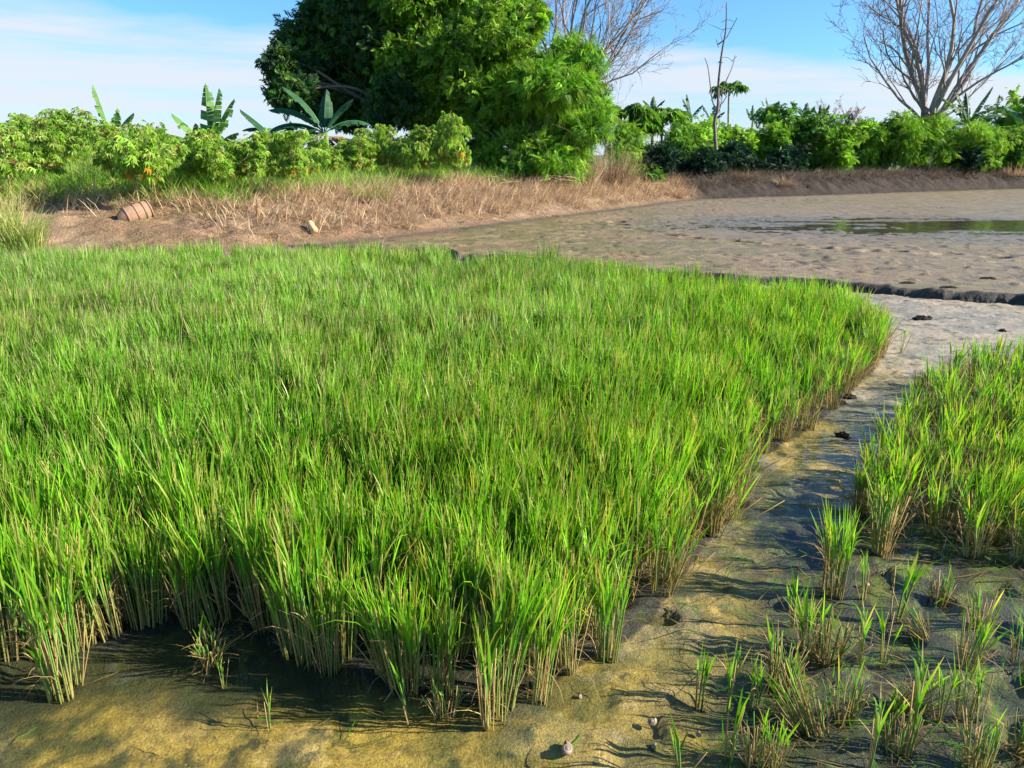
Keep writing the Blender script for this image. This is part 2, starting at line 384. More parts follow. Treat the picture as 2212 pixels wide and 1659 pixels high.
# paddy floor
lumps = [(*g(1150, 1592)[:2], .09, .035), (*g(1290, 1640)[:2], .08, .03), (*g(690, 1600)[:2], .10, .02), (*g(600, 1625)[:2], .08, .018), (*g(850, 1640)[:2], .1, .015), (*g(1480, 1345)[:2], .2, .02)]
def paddy_z(x, y):
    z = -.005 + .032 * (fbm(x * 1.3, y * 1.3, 3, 3) - .5) + .026 * (fbm(x * 6, y * 7, 3, 5) - .5) + .024 * (fbm(x * 15, y * 18, 3, 8, .6) - .5) - .030 * sstep(.64, .76, vn(x * 7, y * 9, 12)) * sstep(.1, .6, x) * sstep(4.6, 3.6, y)
    z = z - .016 * sstep(.3, -1.2, x) * sstep(2.6, 1.6, y) + .020 * sstep(3.6, 6, y)
    for lx, ly, lr, lh in lumps: z = z + lh * np.exp(-((x - lx) ** 2 + (y - ly) ** 2) / lr ** 2)
    return z
xs = np.concatenate([np.arange(-12, -3, .08), np.arange(-3, 3.6, .02), np.arange(3.6, 18, .06)])
ys = np.concatenate([np.arange(-1, .9, .1), np.arange(.9, 4.2, .02), np.arange(4.2, 14.2, .05)])
X, Y, F = grid(xs, ys); Z = paddy_z(X, Y)
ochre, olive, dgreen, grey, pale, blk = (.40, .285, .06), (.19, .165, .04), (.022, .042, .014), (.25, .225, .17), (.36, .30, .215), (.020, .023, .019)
nA = fbm(X * 1.6, Y * 1.6, 4, 21); nB = fbm(X * 5, Y * 5, 4, 25); nC = fbm(X * 18, Y * 18, 3, 29)
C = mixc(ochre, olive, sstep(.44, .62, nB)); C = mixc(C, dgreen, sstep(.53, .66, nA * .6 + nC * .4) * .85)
C = mixc(C, (.30, .23, .11), sstep(.56, .7, fbm(X * 3, Y * 3, 3, 33)) * .45)
right = sstep(.62, 1.0, X - .25 * (nA - .5) * 4 - .35 * sstep(2.4, 3.2, Y)) * sstep(3.9, 3.2, Y)         # weedy corner at the right
C = mixc(C, mixc(mixc(dgreen, blk, sstep(.4, .6, nB)), (.10, .135, .022), sstep(.52, .66, nC)), right * .97)
chan = sstep(2.7, 3.3, Y) * sstep(.2, .9, X) * (1 - right)
C = mixc(C, mixc(mixc(grey, (.11, .115, .08), sstep(.40, .60, nB)), ochre, sstep(.46, .60, nA) * .7), chan * .85)
farm = sstep(5.2, 6.4, Y); C = mixc(C, mixc(pale, grey, sstep(.42, .6, nB)), farm * .9)
under = sstep(.4, -.1, X) * sstep(1.82, 2.05, Y + .25 * (nB - .5)); C = mixc(C, mixc((.016, .026, .009), (.045, .05, .014), sstep(.5, .62, nC)), under * .92)  # shade before the left rice edge painted in, over algae-dark mud
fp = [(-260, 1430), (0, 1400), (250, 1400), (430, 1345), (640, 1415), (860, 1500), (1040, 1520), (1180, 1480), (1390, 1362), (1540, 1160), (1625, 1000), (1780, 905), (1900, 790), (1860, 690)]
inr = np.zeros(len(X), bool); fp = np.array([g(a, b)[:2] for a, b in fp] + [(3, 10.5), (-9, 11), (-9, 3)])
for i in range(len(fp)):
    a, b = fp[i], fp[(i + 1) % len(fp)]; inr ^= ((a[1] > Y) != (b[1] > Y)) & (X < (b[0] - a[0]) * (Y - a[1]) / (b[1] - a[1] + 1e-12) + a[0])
C = mixc(C, blk, inr * .9)  # dark mud under the rice, blackened to paint in the stand's shade
keep = (Y < led_y(X) + .25) & (toe_dist(X, Y)[0] < .4)
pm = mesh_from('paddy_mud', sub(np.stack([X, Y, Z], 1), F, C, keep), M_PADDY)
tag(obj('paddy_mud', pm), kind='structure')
wx = np.linspace(-16, 18, 60); wy = np.linspace(-2, 15, 40)
X, Y, F = grid(wx, wy)
wg = sub(np.stack([X, Y, 0 * X], 1), F, np.full((len(X), 3), .5), (Y < led_y(X) + .5) & (toe_dist(X, Y)[0] < .3))
tag(obj('paddy_water', mesh_from('paddy_water', wg, M_WATER)), kind='structure')

# pond mud beyond the ledge, with a trail of footprints and a shallow pool
steps = []
tr = [(1330, 478), (1345, 492), (1400, 500), (1460, 508), (1530, 518), (1600, 524), (1700, 530), (1800, 537), (1900, 544), (2000, 549), (2100, 553), (2212, 556), (2330, 560)]
trp = np.array([g(a, b, ZP)[:2] for a, b in tr]); sl = np.concatenate([[0], np.cumsum(np.linalg.norm(np.diff(trp, axis=0), axis=1))])
for k, s_ in enumerate(np.arange(0, sl[-1], .42)):
    px_ = np.interp(s_, sl, trp[:, 0]); py_ = np.interp(s_, sl, trp[:, 1]); steps.append((px_ + rng.normal(0, .06), py_ + (.11 if k % 2 else -.11) + rng.normal(0, .05)))
pc = g(2020, 487, ZP)[:2]
xs = np.concatenate([np.arange(-10, -4, .12), np.arange(-4, 12, .04), np.arange(12, 44, .2)])
ys = np.concatenate([np.arange(4.0, 7.6, .12), np.arange(7.6, 15.5, .045), np.arange(15.5, 44, .12)])
X, Y, F = grid(xs, ys); dl = (Y - led_y(X)) * .9
Z = ZP + .012 * (fbm(X * .5, Y * .5, 2, 51) - .5) + .012 * (fbm(X * 8, Y * 8, 3, 55, .65) - .5)
pits = sstep(.72, .86, vn(X * 8.5, Y * 8.5, 58)) * sstep(.35, .6, fbm(X * .5, Y * .5, 2, 59)); Z = Z - .018 * pits
clod = sstep(.84, .95, vn(X * 7.1 + 9, Y * 7.1, 61)) * sstep(.4, .6, vn(X * .7, Y * .7, 62)); Z = Z + .028 * clod
FOOT = 0 * X
for fx, fy in steps:
    e = ((X - fx) / .19) ** 2 + ((Y - fy) / .13) ** 2; FOOT = np.maximum(FOOT, np.exp(-e ** 2)); Z = Z - .10 * np.exp(-e ** 2) + .018 * np.exp(-(np.sqrt(e) - 1.5) ** 2 * 4)
pool = np.exp(-((X - pc[0] - .8) / 4.3) ** 2 - ((Y - pc[1]) / 1.6) ** 2)
Z = Z - .034 * pool + (.040 * (vn(X * .7, Y * 3.5, 63) - .5) + .02 * (vn(X * 1.5, Y * 8, 64) - .5)) * np.clip(pool * 3, 0, 1)
lip = np.exp(-(dl / .16) ** 2); Z = Z + lip * (.015 + .11 * (fbm(X * 3.5, Y * 5, 5, 65, .6) - .45))
fallz = sstep(.05, -.13, dl + .22 * (fbm(X * 2.6, Y * 2.6, 5, 66, .55) - .5)); Z = Z * (1 - fallz) + (-.10) * fallz
nA = fbm(X * .45, Y * .45, 3, 71); nB = fbm(X * 2.2, Y * 2.2, 4, 75)
C = mixc((.21, .155, .085), (.155, .14, .062), sstep(.42, .62, nA)); C = mixc(C, (.26, .205, .13), sstep(.5, .7, nB) * .7)
C = mixc(C, (.18, .16, .115), sstep(1.0, 7.0, X) * .65); C = C * np.array([1.06, .98, .86])
C = mixc(C, (.050, .042, .034), np.clip(pits * .6 + lip * .55 * sstep(.3, .6, nB), 0, 1))
C = mixc(C, (.05, .042, .034), FOOT * .85); C = mixc(C, (.022, .02, .017), sstep(.10, -.02, dl) * .95)  # shaded ledge face painted near-black
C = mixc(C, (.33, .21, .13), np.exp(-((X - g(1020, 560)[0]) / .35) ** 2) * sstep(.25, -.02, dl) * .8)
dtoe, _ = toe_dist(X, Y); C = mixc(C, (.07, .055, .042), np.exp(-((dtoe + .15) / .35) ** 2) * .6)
keep = (dl > -.3) & (dtoe < .5)
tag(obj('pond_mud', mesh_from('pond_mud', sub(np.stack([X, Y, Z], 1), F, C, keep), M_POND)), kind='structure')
th = np.linspace(0, 2 * math.pi, 49)[:-1]
q = Geo(); Vw = np.stack([pc[0] + .8 + 7.6 * np.cos(th), pc[1] + 3.0 * np.sin(th), np.full(48, ZP - .009)], 1); q.add(Vw, np.arange(48)[None], .5)
tag(obj('pond_water', mesh_from('pond_water', q, M_PWATER)), kind='structure')

# bank: a strip that follows the toe of the slope
seglen = np.linalg.norm(np.diff(TOE, axis=0), axis=1); cum = np.concatenate([[0], np.cumsum(seglen)])
s0 = cum[np.argmin(np.abs(TOE[:, 0] + 16))]; s1 = cum[np.argmin(np.abs(TOE[:, 0] - 46))]
ss = np.arange(s0, s1, .10); bx = np.interp(ss, cum, TOE[:, 0]); by = np.interp(ss, cum, TOE[:, 1])
tx = np.gradient(bx); ty = np.gradient(by)
for _ in range(30):
    tx = np.convolve(np.pad(tx, 1, 'edge'), [.25, .5, .25], 'valid'); ty = np.convolve(np.pad(ty, 1, 'edge'), [.25, .5, .25], 'valid')
ln = np.hypot(tx, ty); nx_, ny_ = -ty / ln, tx / ln
offs = np.concatenate([np.arange(-.5, 5.2, .085), np.arange(5.2, 7.5, .3)])
X = (bx[None] + nx_[None] * offs[:, None]).ravel(); Y = (by[None] + ny_[None] * offs[:, None]).ravel()
D = np.repeat(offs, len(ss)); _, _, F = grid(np.arange(len(ss)), np.arange(len(offs)))
rough = sstep(0, .5, D)
Z = bank_h(X, Y, D) + rough * (.16 * (fbm(X * 1.2, Y * 1.2, 3, 81) - .5) + .20 * (fbm(X * 3.6, Y * 3.6, 3, 85) - .5))
Z = np.where(D > 5.6, Z - (D - 5.6) * .12, Z)
nA = fbm(X * .8, Y * .8, 4, 91); nB = fbm(X * 4, Y * 4, 3, 95)
C = mixc((.29, .185, .105), (.22, .145, .085), sstep(.4, .62, nB)); C = mixc(C, (.33, .235, .145), sstep(.55, .7, nA) * .7)
C = mixc(C, (.16, .11, .075), sstep(.35, .05, D) * .75)
bank_shade = sstep(6.0, 7.5, X); C = mixc(C, mixc((.042, .034, .028), (.026, .021, .018), sstep(.4, .6, nB)), bank_shade * .95)  # shade on the right bank, painted into its soil colour
C = mixc(C, (.10, .13, .035), sstep(bank_w(X) * .9, bank_w(X) + .6, D) * .8)
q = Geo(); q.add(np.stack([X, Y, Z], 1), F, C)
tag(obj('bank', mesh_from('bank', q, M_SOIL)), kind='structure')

# the land beyond, out to the horizon
e = np.concatenate([-np.geomspace(3000, 60, 18), np.arange(-56, 58, 1.5), np.geomspace(60, 3000, 18)])
X, Y, F = grid(e, e); d_, _ = toe_dist(X, Y)
Z = np.where(d_ > 4.8, ZB - .10, -.5) + 0.05 * (vn(X * .3, Y * .3, 5) - .5)
Z = np.where((Y < 1.0) & (d_ < 0), -.35, Z)
C = mixc((.07, .12, .03), (.12, .14, .05), sstep(.4, .6, fbm(X * .2, Y * .2, 3, 99)))
q = Geo(); q.add(np.stack([X, Y, Z], 1), F, C)
tag(obj('ground', mesh_from('ground', q, M_EARTH)), kind='structure')
#PART2
# ------------------------------------------------------------------ rice
G0, G1, G2 = np.array([.07, .23, .010]), np.array([.155, .43, .014]), np.array([.30, .54, .035])
S0, S1 = np.array([.44, .32, .125]), np.array([.29, .16, .07])
def make_tuft(rg, nc, h, straw=1.0, spread=.035, fine=True, green=1.0, open_=1.0, bend=.06):
    """one hill of rice: stems, green blades, dry leaves; returns (green, straw) geometry about the base"""
    gg, sg = Geo(), Geo()
    r_ = spread * np.sqrt(rg.random(nc)); a0 = rg.uniform(0, 2 * math.pi, nc)
    base = np.stack([r_ * np.cos(a0), r_ * np.sin(a0), np.full(nc, -.03)], 1)
    az = a0 + rg.normal(0, .6, nc); lean = (np.abs(rg.normal(0, .065, nc)) + .01) * open_; hl = h * rg.uniform(.50, .78, nc) + .03
    k = 4 if fine else 3; t = np.linspace(0, 1, k)
    dh = np.stack([np.cos(az), np.sin(az)], 1)
    P = np.zeros((nc, k, 3)); P[:, :, :2] = base[:, None, :2] + dh[:, None] * (np.sin(lean) * hl)[:, None, None] * (t ** 1.2)[None, :, None]
    P[:, :, 2] = base[:, None, 2] + (np.cos(lean) * hl)[:, None] * t[None]
    rad = rg.uniform(.0026, .0044, nc)[:, None] * (1 - .45 * t)[None]
    cb = mixc(mixc(np.tile([.19, .21, .05], (nc, 1)), S0 * [.86, .95, .75], (rg.random(nc) < .24 * straw) * 1.), S1, rg.random(nc) ** 3 * .9); ct = mixc(G0 * 1.2 + .03, S0, (rg.random(nc) > .75) * 1.)
    col = cb[:, None] * (1 - t)[None, :, None] ** 1.2 + ct[:, None] * (1 - (1 - t)[None, :, None] ** 1.2)
    tubes(sg, P, rad, col, 5 if fine else 3, cap=fine)
    m = (2.9 if fine else 2.9) * green; nb = max(1, int(nc * m)); ci = rg.integers(0, nc, nb); f = rg.uniform(.62, 1, nb)
    b0 = P[ci, 0] * (1 - f)[:, None] + P[ci, -1] * f[:, None]
    ba = az[ci] + rg.normal(0, .9, nb); bl = lean[ci] * .8 + np.abs(rg.normal(0, .085, nb)) * open_
    ln = np.clip(h * rg.uniform(.72, 1.12, nb) - b0[:, 2], .05, None)
    cu = np.abs(rg.normal(0, .20, nb)); bent = rg.random(nb) < bend; cu[bent] += rg.uniform(.7, 1.7, bent.sum())
    u = rg.random(nb)[:, None]; c0 = (G0 * (1 - u) + G1 * u); c1 = G1 * (1 - u) + G2 * u; dk_ = rg.uniform(.55, 1.2, (nb, 1)); c0, c1 = c0 * dk_, c1 * dk_
    tipdry = rg.random(nb) < .28; c1 = np.where(tipdry[:, None], np.array([.50, .42, .13]) * rg.uniform(.75, 1.2, (nb, 1)), c1)
    blades(gg, b0, ba, bl, ln, cu, rg.uniform(.0052, .0095, nb), c0, c1, 4 if fine else 3, rg.uniform(0, math.pi, nb), 3.2)
    # dry leaves hanging at the foot, and cut straw ends
    ns = max(2, int(nc * 1.1 * straw)); ci = rg.integers(0, nc, ns); f = rg.uniform(.05, .75, ns)
    b0 = P[ci, 0] * (1 - f)[:, None] + P[ci, -1] * f[:, None]
    u = rg.random(ns)[:, None]
    blades(sg, b0, az[ci] + rg.normal(0, .8, ns), rg.uniform(.1, .75, ns), h * rg.uniform(.18, .5, ns), rg.uniform(-.2, 1.9, ns), rg.uniform(.002, .0045, ns), S1 * u + S0 * (1 - u), S0 * rg.uniform(.7, 1.25, (ns, 1)), 4 if fine else 2, rg.uniform(0, math.pi, ns))
    nk = max(1, int(nc * .16 * straw)); a1 = rg.uniform(0, 2 * math.pi, nk); lk = np.abs(rg.normal(0, .16, nk)) * open_ + .03; hk = h * rg.uniform(.45, .85, nk)
    bs = np.stack([spread * .8 * np.cos(a1), spread * .8 * np.sin(a1), np.full(nk, -.02)], 1); tt = np.linspace(0, 1, 3)
    Pk = bs[:, None] + np.stack([np.cos(a1) * np.sin(lk) * hk, np.sin(a1) * np.sin(lk) * hk, np.cos(lk) * hk], 1)[:, None] * tt[None, :, None]
    tubes(sg, Pk, np.full((nk, 3), .0021), S0 * rg.uniform(.7, 1.15, (nk, 1, 1)), 4 if fine else 3)
    return gg, sg
def proto_mesh(geos):
    gg, sg = geos; return mesh_from('green_blades', gg, M_RICE), mesh_from('straw_stems', sg, M_STRAW)
rr = np.random.default_rng(11)
FINE = [make_tuft(rr, rr.integers(20, 29), rr.uniform(.45, .54), rr.uniform(.6, 1.2), rr.uniform(.045, .06)) for _ in range(10)]
MID = [make_tuft(rr, rr.integers(16, 24), rr.uniform(.43, .53), rr.uniform(.6, 1.2), rr.uniform(.05, .065), fine=False) for _ in range(8)]
SPARSE = [make_tuft(rr, rr.integers(11, 19), rr.uniform(.28, .38), rr.uniform(2.0, 3.6), rr.uniform(.03, .05), green=rr.uniform(.4, .75), open_=1.7) for _ in range(8)]
CHAN = [make_tuft(rr, rr.integers(12, 20), rr.uniform(.38, .47), rr.uniform(2.2, 3.4), rr.uniform(.04, .06), green=rr.uniform(.75, .95), open_=1.7, bend=.12) for _ in range(7)]
BROWN = [make_tuft(rr, rr.integers(14, 24), rr.uniform(.20, .29), 3.4, rr.uniform(.03, .05), green=.10, open_=1.7, bend=.3) for _ in range(5)]
SPRIG = [make_tuft(rr, rr.integers(2, 4), rr.uniform(.2, .32), .7, .012, green=1.1, open_=1.6, bend=.12) for _ in range(5)]
PM = {k: [proto_mesh(x) for x in v] for k, v in (('fine', FINE), ('sparse', SPARSE), ('chan', CHAN), ('brown', BROWN), ('sprig', SPRIG))}
FIRST = {}
def place_tuft(kind, i, p, label, group=None, sc=1.0, rz=0., tilt=(0, 0), name='rice_tuft', cat='rice plant'):
    key = (kind, i)
    if key not in FIRST:
        t = thing(name, label, cat)
        gm, sm = PM[kind][i]; obj('green_blades', gm, t); obj('straw_stems', sm, t); FIRST[key] = t
    else:
        t = copy_tree(FIRST[key]); t['label'] = label; t.name = name
        if 'group' in t.keys(): del t['group']
    if group: t['group'] = group
    t.location = (float(p[0]), float(p[1]), float(paddy_z(p[0], p[1]))); t.rotation_euler = (tilt[0], tilt[1], rz); t.scale = (sc,) * 3
    return t

def in_poly(x, y, P):
    ins = np.zeros(np.shape(x), bool)
    for i in range(len(P)):
        a, b = P[i], P[(i + 1) % len(P)]
        c = (a[1] > y) != (b[1] > y); ins ^= c & (x < (b[0] - a[0]) * (y - a[1]) / (b[1] - a[1] + 1e-12) + a[0])
    return ins
front = [(-260, 1430), (-60, 1440), (0, 1415), (90, 1445), (165, 1395), (250, 1412), (330, 1352), (430, 1352), (520, 1372), (570, 1392), (640, 1425), (720, 1450), (800, 1485), (860, 1510), (950, 1522), (1040, 1530), (1120, 1520), (1180, 1490), (1250, 1440), (1330, 1392), (1390, 1370), (1415, 1300), (1470, 1235), (1540, 1165), (1590, 1110), (1625, 1000), (1700, 958), (1780, 905), (1830, 850), (1885, 800), (1915, 770), (1905, 715), (1840, 690), (1780, 672)]
tips = [(1700, 612), (1500, 600), (1405, 604), (1350, 580), (1200, 570), (1080, 566), (1030, 574), (985, 566), (970, 551), (850, 549), (700, 549), (600, 543), (300, 543), (150, 548), (0, 560), (-300, 585)]
FIELD = np.array([g(a, b)[:2] for a, b in front] + [g(a, b, .385)[:2] for a, b in tips])
rp = np.random.default_rng(5)
def jgrid(x0, x1, y0, y1, s, j=.35):
    X, Y = np.meshgrid(np.arange(x0, x1, s), np.arange(y0, y1, s)); X[1::2] += s / 2
    return np.stack([X.ravel() + rp.uniform(-j, j, X.size) * s, Y.ravel() + rp.uniform(-j, j, X.size) * s], 1)
pts = jgrid(-9, 6, 4.2, 13, .112); pts = np.concatenate([pts, jgrid(-9, 6, 1.4, 4.2, .094)]); pts = pts[in_poly(pts[:, 0], pts[:, 1], FIELD)]
dep = pts[:, 1] * cp + CAM_H * sp_; pxx = 1106 + pts[:, 0] / dep * FPX
pts = pts[(pxx > -330) & (pxx < 2500)]
thin = fbm(pts[:, 0] * .75, pts[:, 1] * .55, 3, 200); hollow = [(380, 735, .35), (640, 815, .35), (1250, 640, .3), (1060, 700, .3), (900, 760, .4), (1760, 720, .22), (60, 960, .25), (250, 900, .25), (560, 880, .25), (30, 1130, .2)]
kp = rp.random(len(pts)) < 1.1 - .55 * sstep(.50, .66, thin)
for a, b, r_ in hollow:
    c = g(a, b, .40)[:2]; kp &= (np.hypot((pts[:, 0] - c[0]) / 1.6, pts[:, 1] - c[1]) > r_) | (rp.random(len(pts)) < .55)
pts = pts[kp]
# distance to the water's edge (front and right borders of the stand)
E = np.array([g(a, b)[:2] for a, b in front])
def edge_dist(p):
    best = np.full(len(p), 9.)
    for a, b in zip(E[:-1], E[1:]):
        ab = b - a; t = np.clip(((p - a) @ ab) / (ab @ ab), 0, 1); best = np.minimum(best, np.hypot(*(p - a - t[:, None] * ab).T))
    return best
ed = edge_dist(pts); near = np.hypot(pts[:, 0], pts[:, 1])
dep = pts[:, 1] * cp + CAM_H * sp_; pxx = 1106 + pts[:, 0] / dep * FPX
score = near + ed * 1.6 + np.where((pxx < -40) | (pxx > 2260), 99, 0)
order = np.argsort(score); ind = order[:175]; rest = order[170:]
for j in ind:
    p = pts[j]
    if ed[j] < .13:
        if pxx[j] < 620: lb, gp = 'green rice tuft on the shaded left front edge, foot in dark water', 'rice tufts along the shaded left front edge'
        elif pxx[j] < 1230: lb, gp = 'tall rice tuft with bare straw stems on the nearest edge of the dense stand', 'rice tufts along the nearest edge'
        else: lb, gp = 'rice tuft with sunlit straw foot on the edge facing the muddy channel', 'rice tufts along the channel edge'
    else: lb, gp = 'upright green rice tuft inside the dense stand, its foot hidden by tufts in front', 'rice tufts just inside the front edge'
    kd = 'chan' if (pxx[j] > 1230 and ed[j] < .2) else 'fine'
    place_tuft(kd, int(rp.integers(0, len(PM[kd]))), p, lb, gp, rp.uniform(.70, 1.08), rp.uniform(0, 6.28), (rp.normal(0, .06), rp.normal(0, .06)))
fld = Geo(); fs = Geo()
protos = [(a.arrays(), b.arrays()) for a, b in MID]; fprot = [(a.arrays(), b.arrays()) for a, b in FINE]; cprot = [(a.arrays(), b.arrays()) for a, b in CHAN]
def splat(dst, arr, p, z, rz, sc, tint, sq=1.0, tl=(0, 0)):
    V, Fd, C = arr; c, s = math.cos(rz), math.sin(rz); V = V * sc
    V = np.stack([V[:, 0] * c - V[:, 1] * s, V[:, 0] * s + V[:, 1] * c, V[:, 2] * sq], 1)
    V[:, 0] += V[:, 2] * tl[0]; V[:, 1] += V[:, 2] * tl[1]
    V += (p[0], p[1], z)
    for k, f in Fd.items(): dst.F.setdefault(k, []).append(f + dst.n)
    dst.V.append(V); dst.C.append(C * tint); dst.n += len(V)
zz = paddy_z(pts[:, 0], pts[:, 1]); hv = fbm(pts[:, 0] * .9, pts[:, 1] * .9, 3, 210); tv = fbm(pts[:, 0] * .6, pts[:, 1] * .6, 3, 215); wv = fbm(pts[:, 0] * .5, pts[:, 1] * .5, 2, 219)
for j in rest:
    p = pts[j]; arr = (cprot if (pxx[j] > 1230 and ed[j] < .16 + .3 * rp.random() ** 3) else fprot if near[j] < 3.6 else protos); a = arr[int(rp.integers(0, len(arr)))]
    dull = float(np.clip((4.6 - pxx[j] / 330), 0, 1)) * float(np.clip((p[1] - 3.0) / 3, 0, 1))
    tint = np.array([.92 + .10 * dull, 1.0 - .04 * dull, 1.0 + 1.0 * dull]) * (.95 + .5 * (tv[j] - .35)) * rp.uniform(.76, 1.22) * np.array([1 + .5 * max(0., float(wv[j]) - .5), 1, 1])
    s_ = (.78 + .40 * hv[j] + rp.normal(0, .085)) * (1 if rp.random() > .10 else .62) * (1 - .22 * float(sstep(1500, 1850, pxx[j])) * float(sstep(4.5, 6.5, p[1]))); rz = rp.uniform(0, 6.28); tl = ((wv[j] - .5) * .35 + rp.normal(0, .04), rp.normal(0, .05))
    splat(fld, a[0], p, zz[j], rz, s_, tint, 1, tl); splat(fs, a[1], p, zz[j], rz, s_, np.array([1., 1, 1]), 1, tl)
rf = tag(obj('rice_field', mesh_from('rice_field', fld, M_RICE)), 'dense stand of bright green rice filling the middle of the flooded plot', 'rice', None, 'stuff')
tag(obj('rice_field_stems', mesh_from('rice_field_stems', fs, M_STRAW), rf), kind='stuff')

# the thinner stand on the right
PATCH = np.array([g(a, b)[:2] for a, b in [(1780, 1255), (1850, 1090), (1905, 985), (1965, 920), (2020, 850), (2100, 820), (2240, 800), (2460, 860), (2700, 1200), (2300, 1225), (2180, 1215), (2080, 1205), (1975, 1190), (1900, 1195), (1850, 1265)]])
pp = jgrid(1, 6, 2.0, 6.0, .135); pp = pp[in_poly(pp[:, 0], pp[:, 1], PATCH)]; pp = pp[rp.random(len(pp)) < .99 - .4 * sstep(.50, .66, fbm(pp[:, 0] * 1.6, pp[:, 1] * 1.6, 3, 230))]
dep = pp[:, 1] * cp + CAM_H * sp_; pxx = 1106 + pp[:, 0] / dep * FPX; sc_ = np.hypot(pp[:, 0], pp[:, 1]) + np.where(pxx > 2300, 99, 0)
o2 = np.argsort(sc_); rs = Geo(); rs2 = Geo()
for q_, j in enumerate(o2):
    p = pp[j]
    if q_ < 75:
        k = 'sparse' if rp.random() < .84 else 'fine'
        place_tuft(k, int(rp.integers(0, len(PM[k]))), p, 'short rice tuft mixing green blades and brown straw in the thinner stand across the channel', 'rice tufts of the thinner stand', rp.uniform(.72, 1.1) * (.72 if k == 'fine' else 1.0), rp.uniform(0, 6.28), (rp.normal(0, .08), rp.normal(0, .08)))
    else:
        a = SPARSE[int(rp.integers(0, len(SPARSE)))]; rz = rp.uniform(0, 6.28); s_ = rp.uniform(.8, 1.15); z = paddy_z(*p)
        splat(rs, a[0].arrays(), p, z, rz, s_, rp.uniform(.9, 1.15)); splat(rs2, a[1].arrays(), p, z, rz, s_, 1.)
r2 = tag(obj('thin_rice', mesh_from('thin_rice', rs, M_RICE)), 'far part of the thinner yellow-green rice stand across the channel', 'rice', None, 'stuff')
tag(obj('thin_rice_stems', mesh_from('thin_rice_stems', rs2, M_STRAW), r2), kind='stuff')

